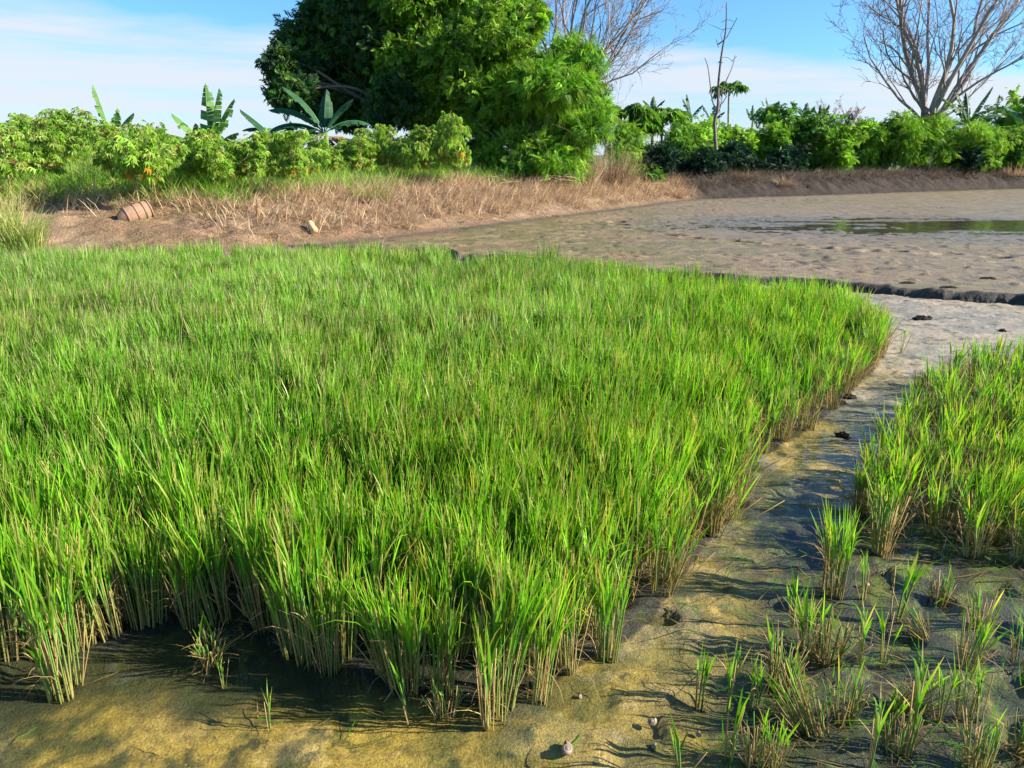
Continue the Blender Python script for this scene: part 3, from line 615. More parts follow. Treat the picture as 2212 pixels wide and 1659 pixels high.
# single tufts one can point at
ONES = [
 ('fine', 2, 140, 1492, 1.02, (0, 0), 'lone tall green tuft with pale straw foot standing in front of the shaded left edge'),
 ('sprig', 1, 118, 1505, 1.25, (0, .1), 'single pale stem leaning beside the lone left tuft'),
 ('brown', 0, 455, 1428, 1.1, (.1, -.5), 'brown withered bundle leaning over the dark water before the left edge'),
 ('sprig', 0, 482, 1480, .55, (0, 0), 'two short green shoots in the dark water below the leaning brown bundle'),
 ('sprig', 2, 885, 1552, 1.15, (0, 0), 'small bright green tuft one step in front of the nearest edge'),
 ('brown', 1, 965, 1535, 1.05, (0, 0), 'low tangle of reddish dry stalks between the nearest tufts'),
 ('fine', 5, 1062, 1556, .86, (0, 0), 'nearest rice tuft of the stand, reddish straw around a few wide green leaves'),
 ('fine', 6, 1165, 1508, .9, (.05, .05), 'yellow-green tuft at the corner of the stand by the channel mouth'),
 ('fine', 1, 1310, 1420, .8, (0, .12), 'tuft with splayed yellow stems just off the channel edge of the stand'),
 ('sprig', 3, 1510, 1510, .95, (0, 0), 'single upright green sprout alone in the channel mud'),
 ('sprig', 4, 1578, 1527, .9, (0, .08), 'thin wiry shoot right of the lone channel sprout'),
 ('sprig', 0, 1622, 1527, .85, (0, 0), 'short two-bladed green shoot at the border of the weedy corner'),
 ('sprig', 1, 1641, 1532, .8, (0, .1), 'brown stemmed shoot leaning beside the two-bladed shoot'),
 ('brown', 2, 1682, 1478, 1.25, (0, 0), 'upright brown tuft with green tips left of the big straw clump'),
 ('brown', 3, 1702, 1495, 1.2, (0, 0), 'dry tuft at the near foot of the big straw clump'),
 ('sparse', 0, 1743, 1402, 1.0, (0, 0), 'big golden straw clump at the near end of the thin stand'),
 ('brown', 4, 1788, 1411, 1.5, (0, .1), 'tall withered tuft leaning out of the big straw clump'),
 ('fine', 3, 1800, 1280, .82, (0, 0), 'tall fresh green tuft at the corner of the thin stand nearest the channel'),
 ('sprig', 2, 1716, 1350, 1.25, (0, 0), 'tall forked green shoot behind the big straw clump'),
 ('brown', 0, 1738, 1569, 1.25, (.3, .3), 'straw tuft bending over the green slime, its stems splayed low'),
 ('brown', 1, 1762, 1582, 1.1, (0, .45), 'few orange stalks leaning steeply over wet mud'),
 ('brown', 2, 1820, 1540, 1.1, (0, 0), 'ragged brown tuft standing amid the green slime'),
 ('sprig', 3, 1865, 1292, .9, (0, 0), 'thin stalk with a single leaf between the thin stand and the slime'),
 ('sprig', 4, 1862, 1440, .9, (0, 0), 'pair of short shoots in the middle of the green slime'),
 ('sprig', 0, 1908, 1436, 1.05, (0, 0), 'green shoot with a folded leaf in the middle of the slime'),
 ('sprig', 1, 1932, 1334, 1.3, (0, 0), 'tall arched single blade in front of the thin stand'),
 ('sprig', 2, 1954, 1316, 1., (0, 0), 'upright blade beside the arched one'),
 ('brown', 3, 2031, 1288, 1.2, (0, 0), 'brown tuft with splayed dead leaves before the thin stand'),
 ('brown', 4, 1996, 1369, .8, (.4, .5), 'collapsed reddish tuft lying in the slime'),
 ('brown', 0, 1958, 1510, 1.0, (0, .5), 'grey-brown straw fan bent over to the right'),
 ('sprig', 3, 1901, 1583, .95, (0, .25), 'leaning stump of stems with one broken green leaf'),
 ('brown', 1, 1940, 1612, 1.15, (0, 0), 'short orange-brown stump in blue-black water'),
 ('sprig', 4, 1968, 1632, 1.2, (0, .15), 'long green blade slanting up out of the blue-black water'),
 ('sprig', 0, 2032, 1555, 1.05, (0, -.1), 'forked green shoot on the far side of the slime'),
 ('sparse', 2, 2083, 1545, .72, (0, .15), 'bushy yellow-green tuft with pale fanned foot on the far side of the slime'),
 ('sprig', 1, 2116, 1555, .95, (0, 0), 'dark stem with two narrow leaves beside the bushy tuft'),
 ('sparse', 4, 2092, 1435, .95, (0, .1), 'tall yellow-green tuft with drooping tips in the weedy corner'),
 ('brown', 2, 2120, 1350, 1.1, (0, .1), 'brown tuft with a heap of dead leaves behind the tall yellow-green tuft'),
 ('sparse', 5, 2204, 1425, .8, (0, 0), 'brown-footed tuft cut by the frame beside the slime'),
 ('brown', 3, 2206, 1606, 1.2, (0, 0), 'straw stump cut by the frame over dark water'),
 ('sprig', 2, 1475, 1662, 1.0, (0, 0), 'dry yellow shoot near the snails in the foreground'),
 ('sprig', 3, 1572, 1640, 1.1, (0, 0), 'two-bladed yellowing shoot beside a water hole in the foreground'),
 ('sparse', 6, 1673, 1655, .75, (0, 0), 'straw-footed tuft with a broad green leaf at the picture\'s lower rim'),
 ('brown', 4, 1631, 1650, 1.0, (0, .1), 'brown forked stubble left of the tuft with the broad leaf'),
 ('brown', 0, 2112, 1660, 1.1, (0, 0), 'pale stubble with one yellow leaf in the lower weedy corner'),
 ('sprig', 4, 1884, 1668, .9, (0, .2), 'bare brown twig-like stem leaning at the lower rim'),
 ('sparse', 1, 2025, 858, .95, (.1, 0), 'short yellow tuft on the mud at the far end of the channel'),
 ('brown', 1, 1985, 838, 1.1, (0, 0), 'dark brown tuft left of the short yellow tuft in the channel'),
 ('sparse', 3, 2145, 795, 1.0, (0, 0), 'small green tuft farthest up the channel on pale mud'),
 ('sprig', 0, 1945, 768, 1.05, (0, 0), 'dark little tuft of spiky blades off the far corner of the dense stand'),
 ('sprig', 1, 580, 1573, .62, (0, 0), 'single green blade alone in open amber water'),
]
for kind, i, a, b, s_, tl, lb in ONES:
    place_tuft(kind, i, g(a, b), lb, None, s_ * (.74 if kind in ('brown', 'sparse') else 1), rp.uniform(0, 6.28), tl)

# floating leaf litter and cut straw on the mud
lit = Geo(); n = 520
lp = np.concatenate([np.stack([rp.uniform(.6, 2.4, 380), rp.uniform(1.6, 3.1, 380)], 1), np.stack([rp.uniform(-1.6, 1.6, 140), rp.uniform(1.5, 2.3, 140)], 1)])
lp = lp[~((lp[:, 0] < .62) & (rp.random(len(lp)) < .72))]; n = len(lp)
lz = np.maximum(paddy_z(lp[:, 0], lp[:, 1]), 0) + .004
u = rp.random(n)[:, None]; lc = np.where(rp.random((n, 1)) < .5, G0 * (.8 + u), S0 * (.5 + .6 * u))
blades(lit, np.column_stack([lp, lz]), rp.uniform(0, 6.28, n), rp.uniform(1.25, 1.6, n), rp.uniform(.04, .22, n), rp.normal(0, .25, n), rp.uniform(.0025, .006, n), lc, lc * rp.uniform(.7, 1.3, (n, 1)), 4)
tag(obj('leaf_litter', mesh_from('leaf_litter', lit, M_RICE)), 'cut rice leaves and straw scattered on the wet mud', 'litter', None, 'stuff')

# snails
def snail_shell(rg, turns=3.1):
    m, k = 46, 10; t = np.linspace(0, 1, m); ang = t * turns * 2 * math.pi; gr = np.exp(2.6 * (t - 1))
    cen = np.stack([np.cos(ang) * gr * .52, np.sin(ang) * gr * .52, .95 - gr * .80], 1); rr_ = gr * .50
    a = np.arange(k) * 2 * math.pi / k; rad = np.stack([np.cos(ang), np.sin(ang), 0 * ang], 1)
    V = cen[:, None] + rr_[:, None, None] * (rad[:, None] * np.cos(a)[None, :, None] + np.array([0, 0, 1.]) * np.sin(a)[None, :, None] * 1.05)
    f = [[i * k + j, i * k + (j + 1) % k, (i + 1) * k + (j + 1) % k, (i + 1) * k + j] for i in range(m - 1) for j in range(k)]
    band = .75 + .25 * np.sin(a * 2)[None, :, None]; C = np.array([.27, .21, .145]) * band * (.85 + .15 * np.sin(t * 60))[:, None, None]
    q = Geo(); q.add(V.reshape(-1, 3), f, C.reshape(-1, 3)); return q
shell = snail_shell(rng); SH = mesh_from('water_snail', shell, M_SHELL)
for a, b, s_, lb in [(1220, 1632, .027, 'big pale water snail on the ochre mud, largest of the snails'), (1407, 1560, .019, 'banded snail on grey-green mud beside the channel mouth'), (1416, 1614, .014, 'small white snail left of the dry yellow shoot'),
                     (1150, 1486, .020, 'brown banded snail in the shade under the corner tuft'), (946, 1530, .019, 'grey snail in dark water under the nearest edge'), (1512, 1588, .014, 'pale snail at the rim of a water hole'),
                     (1516, 1641, .014, 'round whitish snail near the lower rim of the picture'), (1870, 1264, .015, 'small snail among stalks before the thin stand'), (1250, 1505, .012, 'tiny snail at the corner where the channel meets the stand')]:
    p = g(a, b); o = tag(obj('water_snail', SH), lb, 'snail', 'water snails on the mud'); o.location = (p[0], p[1], max(paddy_z(p[0], p[1]), -.004) + s_ * .35); o.scale = (s_,) * 3; o.rotation_euler = (rng.uniform(.2, .9), rng.uniform(-.5, .5), rng.uniform(0, 6.28))
#PART3
# ------------------------------------------------------------------ woody plants
BARK1, BARKG = (.20, .15, .11), (.30, .265, .245)
def tube_list(geo, Ls, col, sides=6):
    for P, r in Ls: tubes(geo, P[None], np.asarray(r)[None], np.asarray(col) * rng.uniform(.85, 1.15), sides)
def lobes_px(lst, Y, rg, dz=1.6, ry=1.0):
    o = []
    for px, py, r in lst:
        y = Y + rg.normal(0, dz); c = at(px, py, y); s = (y * cp - (CAM_H - c[2]) * -sp_) / FPX
        o.append((c, np.array([1, ry, .92]) * r * s))
    return o

# the big dark-green tree
rt = np.random.default_rng(31); YT = 26.0
LB = [(628, 150, 52), (655, 95, 55), (705, 55, 62), (640, 200, 42), (720, 140, 85), (790, 60, 92), (800, 165, 88), (880, 40, 95), (900, 140, 100), (960, 40, 95), (980, 150, 92), (1040, 70, 92), (1100, 60, 80), (1135, 45, 48), (1090, 150, 85),
      (755, 222, 52), (690, 222, 38), (850, 215, 55), (950, 235, 72), (880, -70, 115), (1000, -70, 120), (1100, -50, 75), (760, -20, 70), (716, 8, 36), (1030, 220, 70), (606, 135, 30), (608, 205, 26)]
def big_tree(label, LB, Y, rt, base, forkp, LC, mat, n_cl, size, r0):
    lob = lobes_px(LB, Y, rt); broot = at(*base, Y); broot[2] = ZB - .1
    tree = thing('broadleaf_tree', label, 'tree', broot); tk = Geo(); fk = at(*forkp, Y) - broot
    tube_list(tk, [(bez((0, 0, 0), fk, 8, rt, .25, .0), np.linspace(r0, r0 * .65, 8))], BARK1, 9)
    for i, (c, r) in enumerate(lob):
        P = bez(fk, c - broot, 9, rt, .5, .12); tube_list(tk, [(P, np.linspace(.085, .02, 9))], BARK1, 6)
        for _ in range(6):
            e = c - broot + rt.normal(0, .55, 3) * r; tube_list(tk, [(bez(P[rt.integers(4, 8)], e, 5, rt, .4, .1), np.linspace(.025, .007, 5))], BARK1, 4)
    obj('trunk', mesh_from('trunk', tk, M_BARK), tree); cr = Geo()
    foliage(cr, rt, sublobes([(c - broot, r) for c, r in lob], rt), n_cl, 6, T_ROSE, size, LC, .12, .3, .5, .24, .9, 1.1)
    obj('crown', mesh_from('crown', cr, mat, False), tree)
big_tree('dark bluish-green tree with a wide ragged crown, leaning left over the bananas', [l for l in LB if l[0] < 870], 29.4, rt, (838, 300), (826, 238), [(.05, .125, .036), (.07, .16, .038), (.10, .21, .036), (.045, .11, .042)], M_LEAF, 4200, .27, .22)
big_tree('tall yellow-green tree whose bright crown is cut by the picture top', [l for l in LB if l[0] >= 870], 28.6, rt, (903, 300), (910, 232), [(.16, .32, .028), (.22, .39, .035), (.11, .25, .026), (.28, .44, .05)], M_LEAF, 4600, .25, .26)

# feathery light-green tree in front of its right side
rl = np.random.default_rng(33); YL = 26.2
LB2 = [(1232, 108, 36), (1262, 128, 38), (1205, 130, 46), (1160, 160, 55), (1210, 195, 78), (1272, 195, 60), (1296, 225, 36), (1120, 225, 70), (1075, 262, 55), (1180, 280, 90), (1262, 285, 52), (1105, 325, 66), (1050, 330, 40), (1190, 345, 60), (1130, 352, 40), (1245, 325, 42), (1300, 255, 28), (1085, 195, 44), (1040, 290, 34), (1215, 352, 36)]
lob = lobes_px(LB2, YL, rl, .8)
lroot = at(1185, 385, YL); lroot[2] = float(ground_z(lroot[0], lroot[1])) - .1
lt = thing('feathery_tree', 'bright green feathery tree with brown pods leaning over the dry bank', 'tree', lroot)
tk = Geo()
for i, (c, r) in enumerate(lob):
    P = bez(np.array([rl.uniform(-.5, .5), rl.uniform(-.3, .3), 0]), c - lroot, 10, rl, .35, .22); tube_list(tk, [(P, np.linspace(.07, .012, 10))], (.24, .18, .12), 6)
    for _ in range(5):
        e = c - lroot + rl.normal(0, .6, 3) * r; tube_list(tk, [(bez(P[rl.integers(4, 9)], e, 5, rl, .4, .1), np.linspace(.016, .006, 5))], (.24, .18, .12), 4)
obj('trunk', mesh_from('trunk', tk, M_BARK), lt)
cr = Geo(); LC2 = [(.14, .32, .022), (.20, .42, .03), (.10, .24, .02), (.28, .48, .045)]
foliage(cr, rl, sublobes([(c - lroot, r) for c, r in lob], rl, 8), 3000, 5, T_PINN, .30, LC2, .11, .35, .55, .22, .9, .9)
obj('crown', mesh_from('crown', cr, M_LEAF, False), lt)
pd = Geo(); pl = [lob[i] for i in (0, 1, 3, 5, 9, 6, 10)]
foliage(pd, rl, [(c - lroot, r * .9) for c, r in pl], 26, 14, t_leaf2(.12, .2), .17, [(.22, .11, .06), (.30, .18, .09), (.14, .07, .05)], .14, 2.2, .8)
obj('seed_pods', mesh_from('seed_pods', pd, M_DRY, False), lt)

# leafless trees
def bare_tree(rg, limbs, lev, twig):
    """limbs: list of (start, end, r0); children sweep upward"""
    geo = Geo(); byk = {}
    def put(P, r0, r1, sides): byk.setdefault((len(P), sides), []).append((P, np.linspace(r0, r1, len(P))))
    def branch(a, d, L_, r0, level):
        k = 7 if level < 2 else 5; P = [a]; dd = d.copy()
        for i in range(k - 1):
            dd = norm(dd + rg.normal(0, .15 + .06 * level, 3) + np.array([0, 0, .09])); P.append(P[-1] + dd * L_ / (k - 1))
        P = np.array(P); put(P, r0, r0 * .35 if level < lev else twig * .6, 6 if level == 0 else (4 if level == 1 else 3))
        if level >= lev: return
        for j in range([8, 6, 5][level]):
            t = rg.uniform(.22, 1.0) if j else 1.0; i = min(int(t * (k - 1)), k - 2); b = P[i] + (P[i + 1] - P[i]) * (t * (k - 1) - i)
            loc = norm(P[i + 1] - P[i]); ax = norm(np.cross(loc, rg.normal(0, 1, 3))); an = rg.uniform(.35, .95)
            nd_ = norm(loc * math.cos(an) + ax * math.sin(an) + np.array([0, 0, .12]))
            rr_ = max(twig, r0 * (1 - .6 * t) * rg.uniform(.38, .6)); branch(b, nd_, L_ * rg.uniform(.34, .6) * (1.1 - .35 * t), rr_, level + 1)
    for a, b, r0 in limbs:
        a = np.array(a, float); b = np.array(b, float); branch(a, norm(b - a), np.linalg.norm(b - a), r0, 0)
    for (k, sd), lst in byk.items():
        P = np.array([p for p, _ in lst]); r = np.array([q for _, q in lst]); c = np.array(BARKG) * rg.uniform(.7, 1.15, (len(P), 1, 1)); tubes(geo, P, r, c, sd)
    return geo
rb_ = np.random.default_rng(41); YB = 40.0
def bare_thing(label, px, py, Y, tips_, r0, lev, twig, seed, trunk_r, jit=2.2):
    rg = np.random.default_rng(seed); fk = at(px, py, Y); root = fk.copy(); root[2] = ZB - .1
    t = thing('bare_tree', label, 'tree', root)
    tg = Geo(); fz = fk - root
    tubes(tg, np.array([[(0, 0, 0), (0.05, 0, fz[2] * .5), (0, 0, fz[2])]]), np.array([[trunk_r * 1.25, trunk_r, trunk_r]]), BARKG, 10)
    obj('trunk', mesh_from('trunk', tg, M_BARK), t)
    limbs = []
    for a, b, rs_ in tips_:
        e = at(a, b, Y + rg.normal(0, jit)) - root; limbs.append((fz + rg.normal(0, .12, 3) * [1, 1, .4] - [0, 0, .15], e, r0 * rs_))
    br = bare_tree(rg, limbs, lev, twig); obj('branches', mesh_from('branches', br, M_BARK), t); return t
bare_thing('leafless tree with a fan of many stout limbs at the right end of the hedge', 2000, 262, 40.0,
           [(1878, 60, .5), (1905, -30, .6), (1945, -60, .9), (1985, -90, 1), (2030, -100, .9), (2075, -80, .9), (2130, -60, .9), (2190, -10, .9), (2225, 50, .7), (2215, 110, .6), (1895, 140, .45), (1925, 175, .4), (2180, 165, .4), (2010, -60, .7)], .15, 3, .011, 51, .36)
bare_thing('leafless grey tree spreading up behind the feathery tree', 1205, 235, 38.0,
           [(1475, 20, .7), (1460, 70, .6), (1430, 120, .5), (1428, 190, .45), (1400, -40, .8), (1340, -90, .9), (1290, -110, .9), (1230, -110, .9), (1180, -90, .8), (1130, -60, .7), (1425, -10, .6), (1380, 40, .6)], .12, 3, .010, 52, .3)
def wire_thing(name, label, cat, Y, base, polys, col, mat, parts_name='branch', bz=None):
    """a slender plant given by branch polylines in the picture, standing at distance Y"""
    root = at(*base, Y); root[2] = ZB - .05 if bz is None else bz
    t = thing(name, label, cat, root); geo = Geo(); rg = np.random.default_rng(int(base[0]))
    for k, (pl, r0, r1) in enumerate(polys):
        P = np.array([at(a, b, Y) - root + np.array([0, rg.normal(0, .12) + .1 * j * (k % 3 - 1), 0]) for j, (a, b) in enumerate(pl)])
        if k: P[0] = at(*pl[0], Y) - root
        P = chaikin(P, 2); tubes(geo, P[None], np.linspace(r0, r1, len(P))[None], col, 6)
    obj(parts_name, mesh_from(parts_name, geo, mat), t); return t
def z1(a, b): return (1503.6 + a * .2187 , b * .2187)
wire_thing('dead_sapling', 'thin dead sapling with forked grey branches rising above the dark shrubs', 'tree', 31.0, z1(195, 1480),
           [([z1(195, 1480), z1(180, 1300), z1(170, 1180), z1(195, 1080), z1(200, 880), z1(210, 650), z1(228, 480), z1(245, 350), z1(240, 200), z1(232, 70)], .075, .016),
            ([z1(195, 1075), z1(150, 1000), z1(138, 800), z1(132, 645), z1(75, 580)], .03, .014), ([z1(200, 1075), z1(270, 1020), z1(320, 940)], .034, .016),
            ([z1(205, 1060), z1(235, 920), z1(270, 800), z1(340, 670), z1(375, 550)], .03, .012), ([z1(352, 610), z1(400, 555)], .012, .01), ([z1(355, 600), z1(300, 565), z1(240, 570)], .010, .008),
            ([z1(215, 440), z1(285, 390), z1(345, 290), z1(375, 195)], .028, .012), ([z1(350, 280), z1(300, 285), z1(255, 290)], .011, .01), ([z1(372, 215), z1(320, 188), z1(262, 212)], .011, .009),
            ([z1(222, 470), z1(205, 380)], .014, .010), ([z1(245, 290), z1(180, 255), z1(120, 243)], .012, .009), ([z1(262, 400), z1(250, 330), z1(290, 280)], .012, .009), ([z1(178, 1180), z1(225, 1090), z1(250, 900), z1(265, 800)], .022, .010), ([z1(188, 1340), z1(235, 1230), z1(230, 1000)], .016, .010)],
           (.17, .15, .15), M_BARK, 'branches')
bd = Geo()                                              # a small bird perched on it
bp = at(*z1(238, 617), 31.0); tt = np.linspace(0, 1, 9); pr = np.sin(tt * math.pi) ** .7 * .034 + .003
tubes(bd, np.stack([(tt - .4) * .17, 0 * tt, .06 * (tt - .4) + .03 * np.sin(tt * 6)], 1)[None], pr[None], (.05, .045, .045), 8)
q = np.array([[-.05, 0, 0], [-.13, .02, -.05], [-.14, -.02, -.05], [-.05, .012, -.015]]); bd.add(q, [[0, 1, 2, 3]], (.05, .045, .045))
o = tag(obj('bird', mesh_from('bird', bd, M_BARK)), 'tiny dark bird beside the main stem of the dead sapling', 'bird'); o.location = bp

# ------------------------------------------------------------------ bananas, papayas
def banana_leaf(L_, w, a0, bend, rg, torn, col):
    m = 16; t = np.linspace(0, 1, m + 1); ang = a0 - bend * t ** 1.3
    dx = np.cos(ang) * L_ / m; dz = np.sin(ang) * L_ / m
    P = np.zeros((m + 1, 3)); P[1:, 0] = np.cumsum(dx[:-1]); P[1:, 2] = np.cumsum(dz[:-1])
    geo = Geo(); T = np.stack([np.cos(ang), 0 * ang, np.sin(ang)], 1); Nn = np.stack([-np.sin(ang), 0 * ang, np.cos(ang)], 1)
    prof = w * np.clip(np.sin(np.clip(t * 1.06 - .06, 0, 1) ** .75 * math.pi), 0, 1) ** .55
    for s in (-1, 1):
        for i in range(2, m):
            dr = .25 + .5 * t[i] + torn * (rg.uniform(-.2, .9) if rg.random() < .45 else 0); gap = torn * rg.uniform(.1, .5) if rg.random() < .45 else .02
            side = np.array([0, s, 0]) * math.cos(dr); fw = T[i] * .28
            e0 = P[i] + T[i] * L_ / m * gap * .5 + (side - Nn[i] * math.sin(dr) + fw) * prof[i]; e1 = P[i + 1] - T[i] * L_ / m * gap * .5 + (side - Nn[i] * math.sin(dr) + fw) * prof[i + 1]
            m0, m1 = (P[i] + e0) / 2 + Nn[i] * .03 * w, (P[i + 1] + e1) / 2 + Nn[i] * .03 * w
            c = np.array(col) * rg.uniform(.85, 1.15); V = [P[i], P[i + 1], m1, e1, e0, m0]
            if i == 2 and s == 1: pass
            geo.add(V, [[0, 1, 2, 5], [5, 2, 3, 4]], c)
    tubes(geo, P[None], np.linspace(.03, .006, m + 1)[None] * L_ / 2, np.array(col) * 1.6 + .03, 5); return geo
def banana(label, base, Y, leaves, height, col, seed, torn=.35, dead=0, name='banana_plant'):
    """leaves: (azimuth deg in plan, start elevation deg, bend rad, length, width)"""
    rg = np.random.default_rng(seed); root = at(*base, Y); root[2] = ZB - .05; t = thing(name, label, 'banana plant', root)
    s = Geo(); hh = np.linspace(0, height, 6); tubes(s, np.stack([.04 * np.sin(hh), 0 * hh, hh], 1)[None], np.linspace(.12, .06, 6)[None], [(.20, .17, .07), (.18, .2, .06), (.2, .22, .06), (.2, .25, .07), (.16, .24, .06), (.16, .24, .06)], 8)
    obj('stem', mesh_from('stem', s, M_BARK), t)
    for az, el, bn, L_, w in leaves:
        lg = banana_leaf(L_, w, R(el), bn, rg, torn, np.array(col) * rg.uniform(.85, 1.2)); a = R(az); Rm = np.array([[math.cos(a), -math.sin(a), 0], [math.sin(a), math.cos(a), 0], [0, 0, 1]])
        obj('leaf', mesh_from('leaf', lg.xform(Rm, (0, 0, height - .05)), M_DARKLEAF, False), t)
    for k in range(dead):
        lg = banana_leaf(1.3, .16, R(20), 1.9, rg, 1., (.30, .2, .11)); a = rg.uniform(0, 6.28); Rm = np.array([[math.cos(a), -math.sin(a), 0], [math.sin(a), math.cos(a), 0], [0, 0, 1]])
        obj('dead_leaf', mesh_from('dead_leaf', lg.xform(Rm, (0, 0, height - .2)), M_DRY, False), t)
    return t
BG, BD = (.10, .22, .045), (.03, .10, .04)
banana('banana plant with upright leaves showing above the cassava at far left', (258, 400), 24, [(200, 82, .1, 1.7, .2), (10, 62, .5, 1.15, .22), (190, 55, .9, 1.2, .2), (90, 70, .4, 1.2, .2), (330, 74, .35, 1.0, .2)], 1.3, BG, 61, .7)
banana('small banana plant with one ragged leaf standing above the cassava', (215, 400), 24.5, [(175, 80, .2, 1.2, .14), (200, 48, .8, 1.3, .16), (30, 50, .9, 1.0, .16)], 1.25, BG, 62, .8)
banana('drooping banana plant with dry grey-purple leaves behind the cassava', (115, 400), 24.5, [(180, 40, 1.3, 1.5, .2), (20, 45, 1.3, 1.5, .2), (260, 40, 1.2, 1.2, .2)], 1.35, (.11, .10, .08), 63, .9)
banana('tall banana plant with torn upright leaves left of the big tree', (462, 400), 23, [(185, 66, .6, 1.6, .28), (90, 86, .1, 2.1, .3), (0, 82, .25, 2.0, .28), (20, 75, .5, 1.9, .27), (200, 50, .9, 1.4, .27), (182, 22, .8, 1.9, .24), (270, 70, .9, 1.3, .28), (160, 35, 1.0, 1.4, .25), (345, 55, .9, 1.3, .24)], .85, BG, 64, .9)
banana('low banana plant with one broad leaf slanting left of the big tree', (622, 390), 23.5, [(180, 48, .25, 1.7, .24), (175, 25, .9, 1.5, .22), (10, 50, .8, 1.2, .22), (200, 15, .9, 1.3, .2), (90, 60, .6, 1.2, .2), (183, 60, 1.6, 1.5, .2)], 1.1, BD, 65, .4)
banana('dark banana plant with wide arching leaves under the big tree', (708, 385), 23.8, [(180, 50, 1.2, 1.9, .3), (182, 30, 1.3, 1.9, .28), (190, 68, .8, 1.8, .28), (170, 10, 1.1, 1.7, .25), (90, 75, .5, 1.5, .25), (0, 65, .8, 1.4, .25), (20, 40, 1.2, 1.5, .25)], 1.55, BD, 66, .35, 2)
for i, (px, hh, lv) in enumerate([(1490, 2.55, [(170, 68, .2, 1.2, .19), (150, 80, .2, 1.35, .2), (20, 60, .6, 1.0, .2)]), (1535, 2.3, [(165, 66, .3, 1.2, .18), (60, 80, .2, 1.1, .22), (10, 55, .6, 1.0, .2)]), (1622, 2.4, [(90, 84, .1, 1.0, .16), (190, 70, .4, .9, .16), (0, 65, .5, .9, .17)]),
                                  (1660, 2.5, [(160, 78, .2, 1.2, .18), (20, 72, .3, 1.1, .2), (185, 55, .7, .9, .2)]), (1735, 2.5, [(170, 60, .5, 1.4, .26), (70, 80, .2, 1.0, .22), (10, 66, .4, .9, .2), (190, 20, .9, 1.2, .2)]), (1768, 2.5, [(90, 82, .2, .95, .17), (10, 74, .4, 1.0, .18), (180, 66, .5, .9, .18)]), (1408, 2.9, [(85, 80, .2, .9, .2), (0, 60, .6, .9, .2), (180, 60, .6, .9, .2)])]):
    banana(['two-leaved banana crown behind the hedge left of the dead sapling', 'banana plant just left of the dead sapling with one yellow-green leaf', 'ragged banana top right of the papaya', 'pair of stiff dark banana leaves right of the papaya',
            'banana plant with a brown hanging leaf behind the middle of the hedge', 'frayed banana leaves above the middle of the hedge', 'single banana leaf tip behind the hedge near the feathery tree'][i], (px, 300), 44 + i % 3, lv, hh * .92 + .55, BD if i % 2 else (.04, .11, .035), 70 + i, .7, 1 if i == 4 else 0)
banana('palm-like banana plant with frayed leaves under the leafless tree', (2085, 300), 39, [(180, 60, .9, 2.2, .22), (160, 75, .5, 2.0, .22), (20, 62, .25, 2.3, .16), (10, 35, 1.0, 2.3, .22), (0, 12, 1.1, 2.4, .24), (190, 25, 1.2, 1.8, .22), (270, 50, 1.3, 1.8, .22), (90, 80, .5, 1.8, .2), (350, -5, .9, 2.0, .22)], 2.3, (.045, .11, .035), 81, .8, 5)
banana('big banana plant with a broad blue-green leaf at the right border', (2238, 320), 42, [(178, 45, .5, 2.7, .38), (180, 22, .9, 2.6, .31), (175, 5, .9, 2.4, .31), (60, 70, .5, 2.3, .38), (190, 65, .4, 1.9, .35), (0, 50, .8, 2.3, .38)], 2.0, (.03, .11, .05), 82, .35)
def papaya(label, base, top, Y, n, size, seed):
    rg = np.random.default_rng(seed); root = at(*base, Y); root[2] = ZB - .05; t = thing('papaya_tree', label, 'tree', root); tp = at(*top, Y) - root
    s = Geo(); tubes(s, bez((0, 0, 0), tp, 8, rg, .08, 0)[None], np.linspace(.07, .045, 8)[None], (.34, .30, .22), 7)
    a = rg.uniform(0, 6.28, n); el = rg.uniform(-.2, .8, n); d = np.stack([np.cos(a) * np.cos(el), np.sin(a) * np.cos(el), np.sin(el)], 1); ends = tp + d * size * rg.uniform(.7, 1.1, (n, 1)); mid = (tp + ends) / 2 + [0, 0, .08]
    tubes(s, np.stack([np.repeat(tp[None], n, 0), mid, ends], 1), np.full((n, 3), .012), (.2, .28, .08), 4)
    obj('stem', mesh_from('stem', s, M_BARK), t); c = Geo()
    for rep in range(3):
        dd = norm(d * [1, 1, .3] + rg.normal(0, .3, (n, 3)) - [0, 0, .35]); scatter(c, *T_PALM, ends + rg.normal(0, .06, (n, 3)), frames(dd, rg, .25), size * rg.uniform(.5, .75, n), pick(rg, n, [(.12, .26, .04), (.16, .33, .05), (.08, .18, .04)]))
    obj('crown', mesh_from('crown', c, M_LEAF, False), t)
papaya('slim papaya tree with a flat leafy top beside the dead sapling', (1577, 330), (1575, 196), 38, 16, .62, 91)
papaya('papaya tree with a green dome of leaves, left end of the hedge', (1432, 330), (1432, 262), 36, 26, .95, 92)
papaya('broad papaya tree touching the feathery tree at the hedge\'s left end', (1372, 330), (1372, 262), 35, 26, .95, 93)

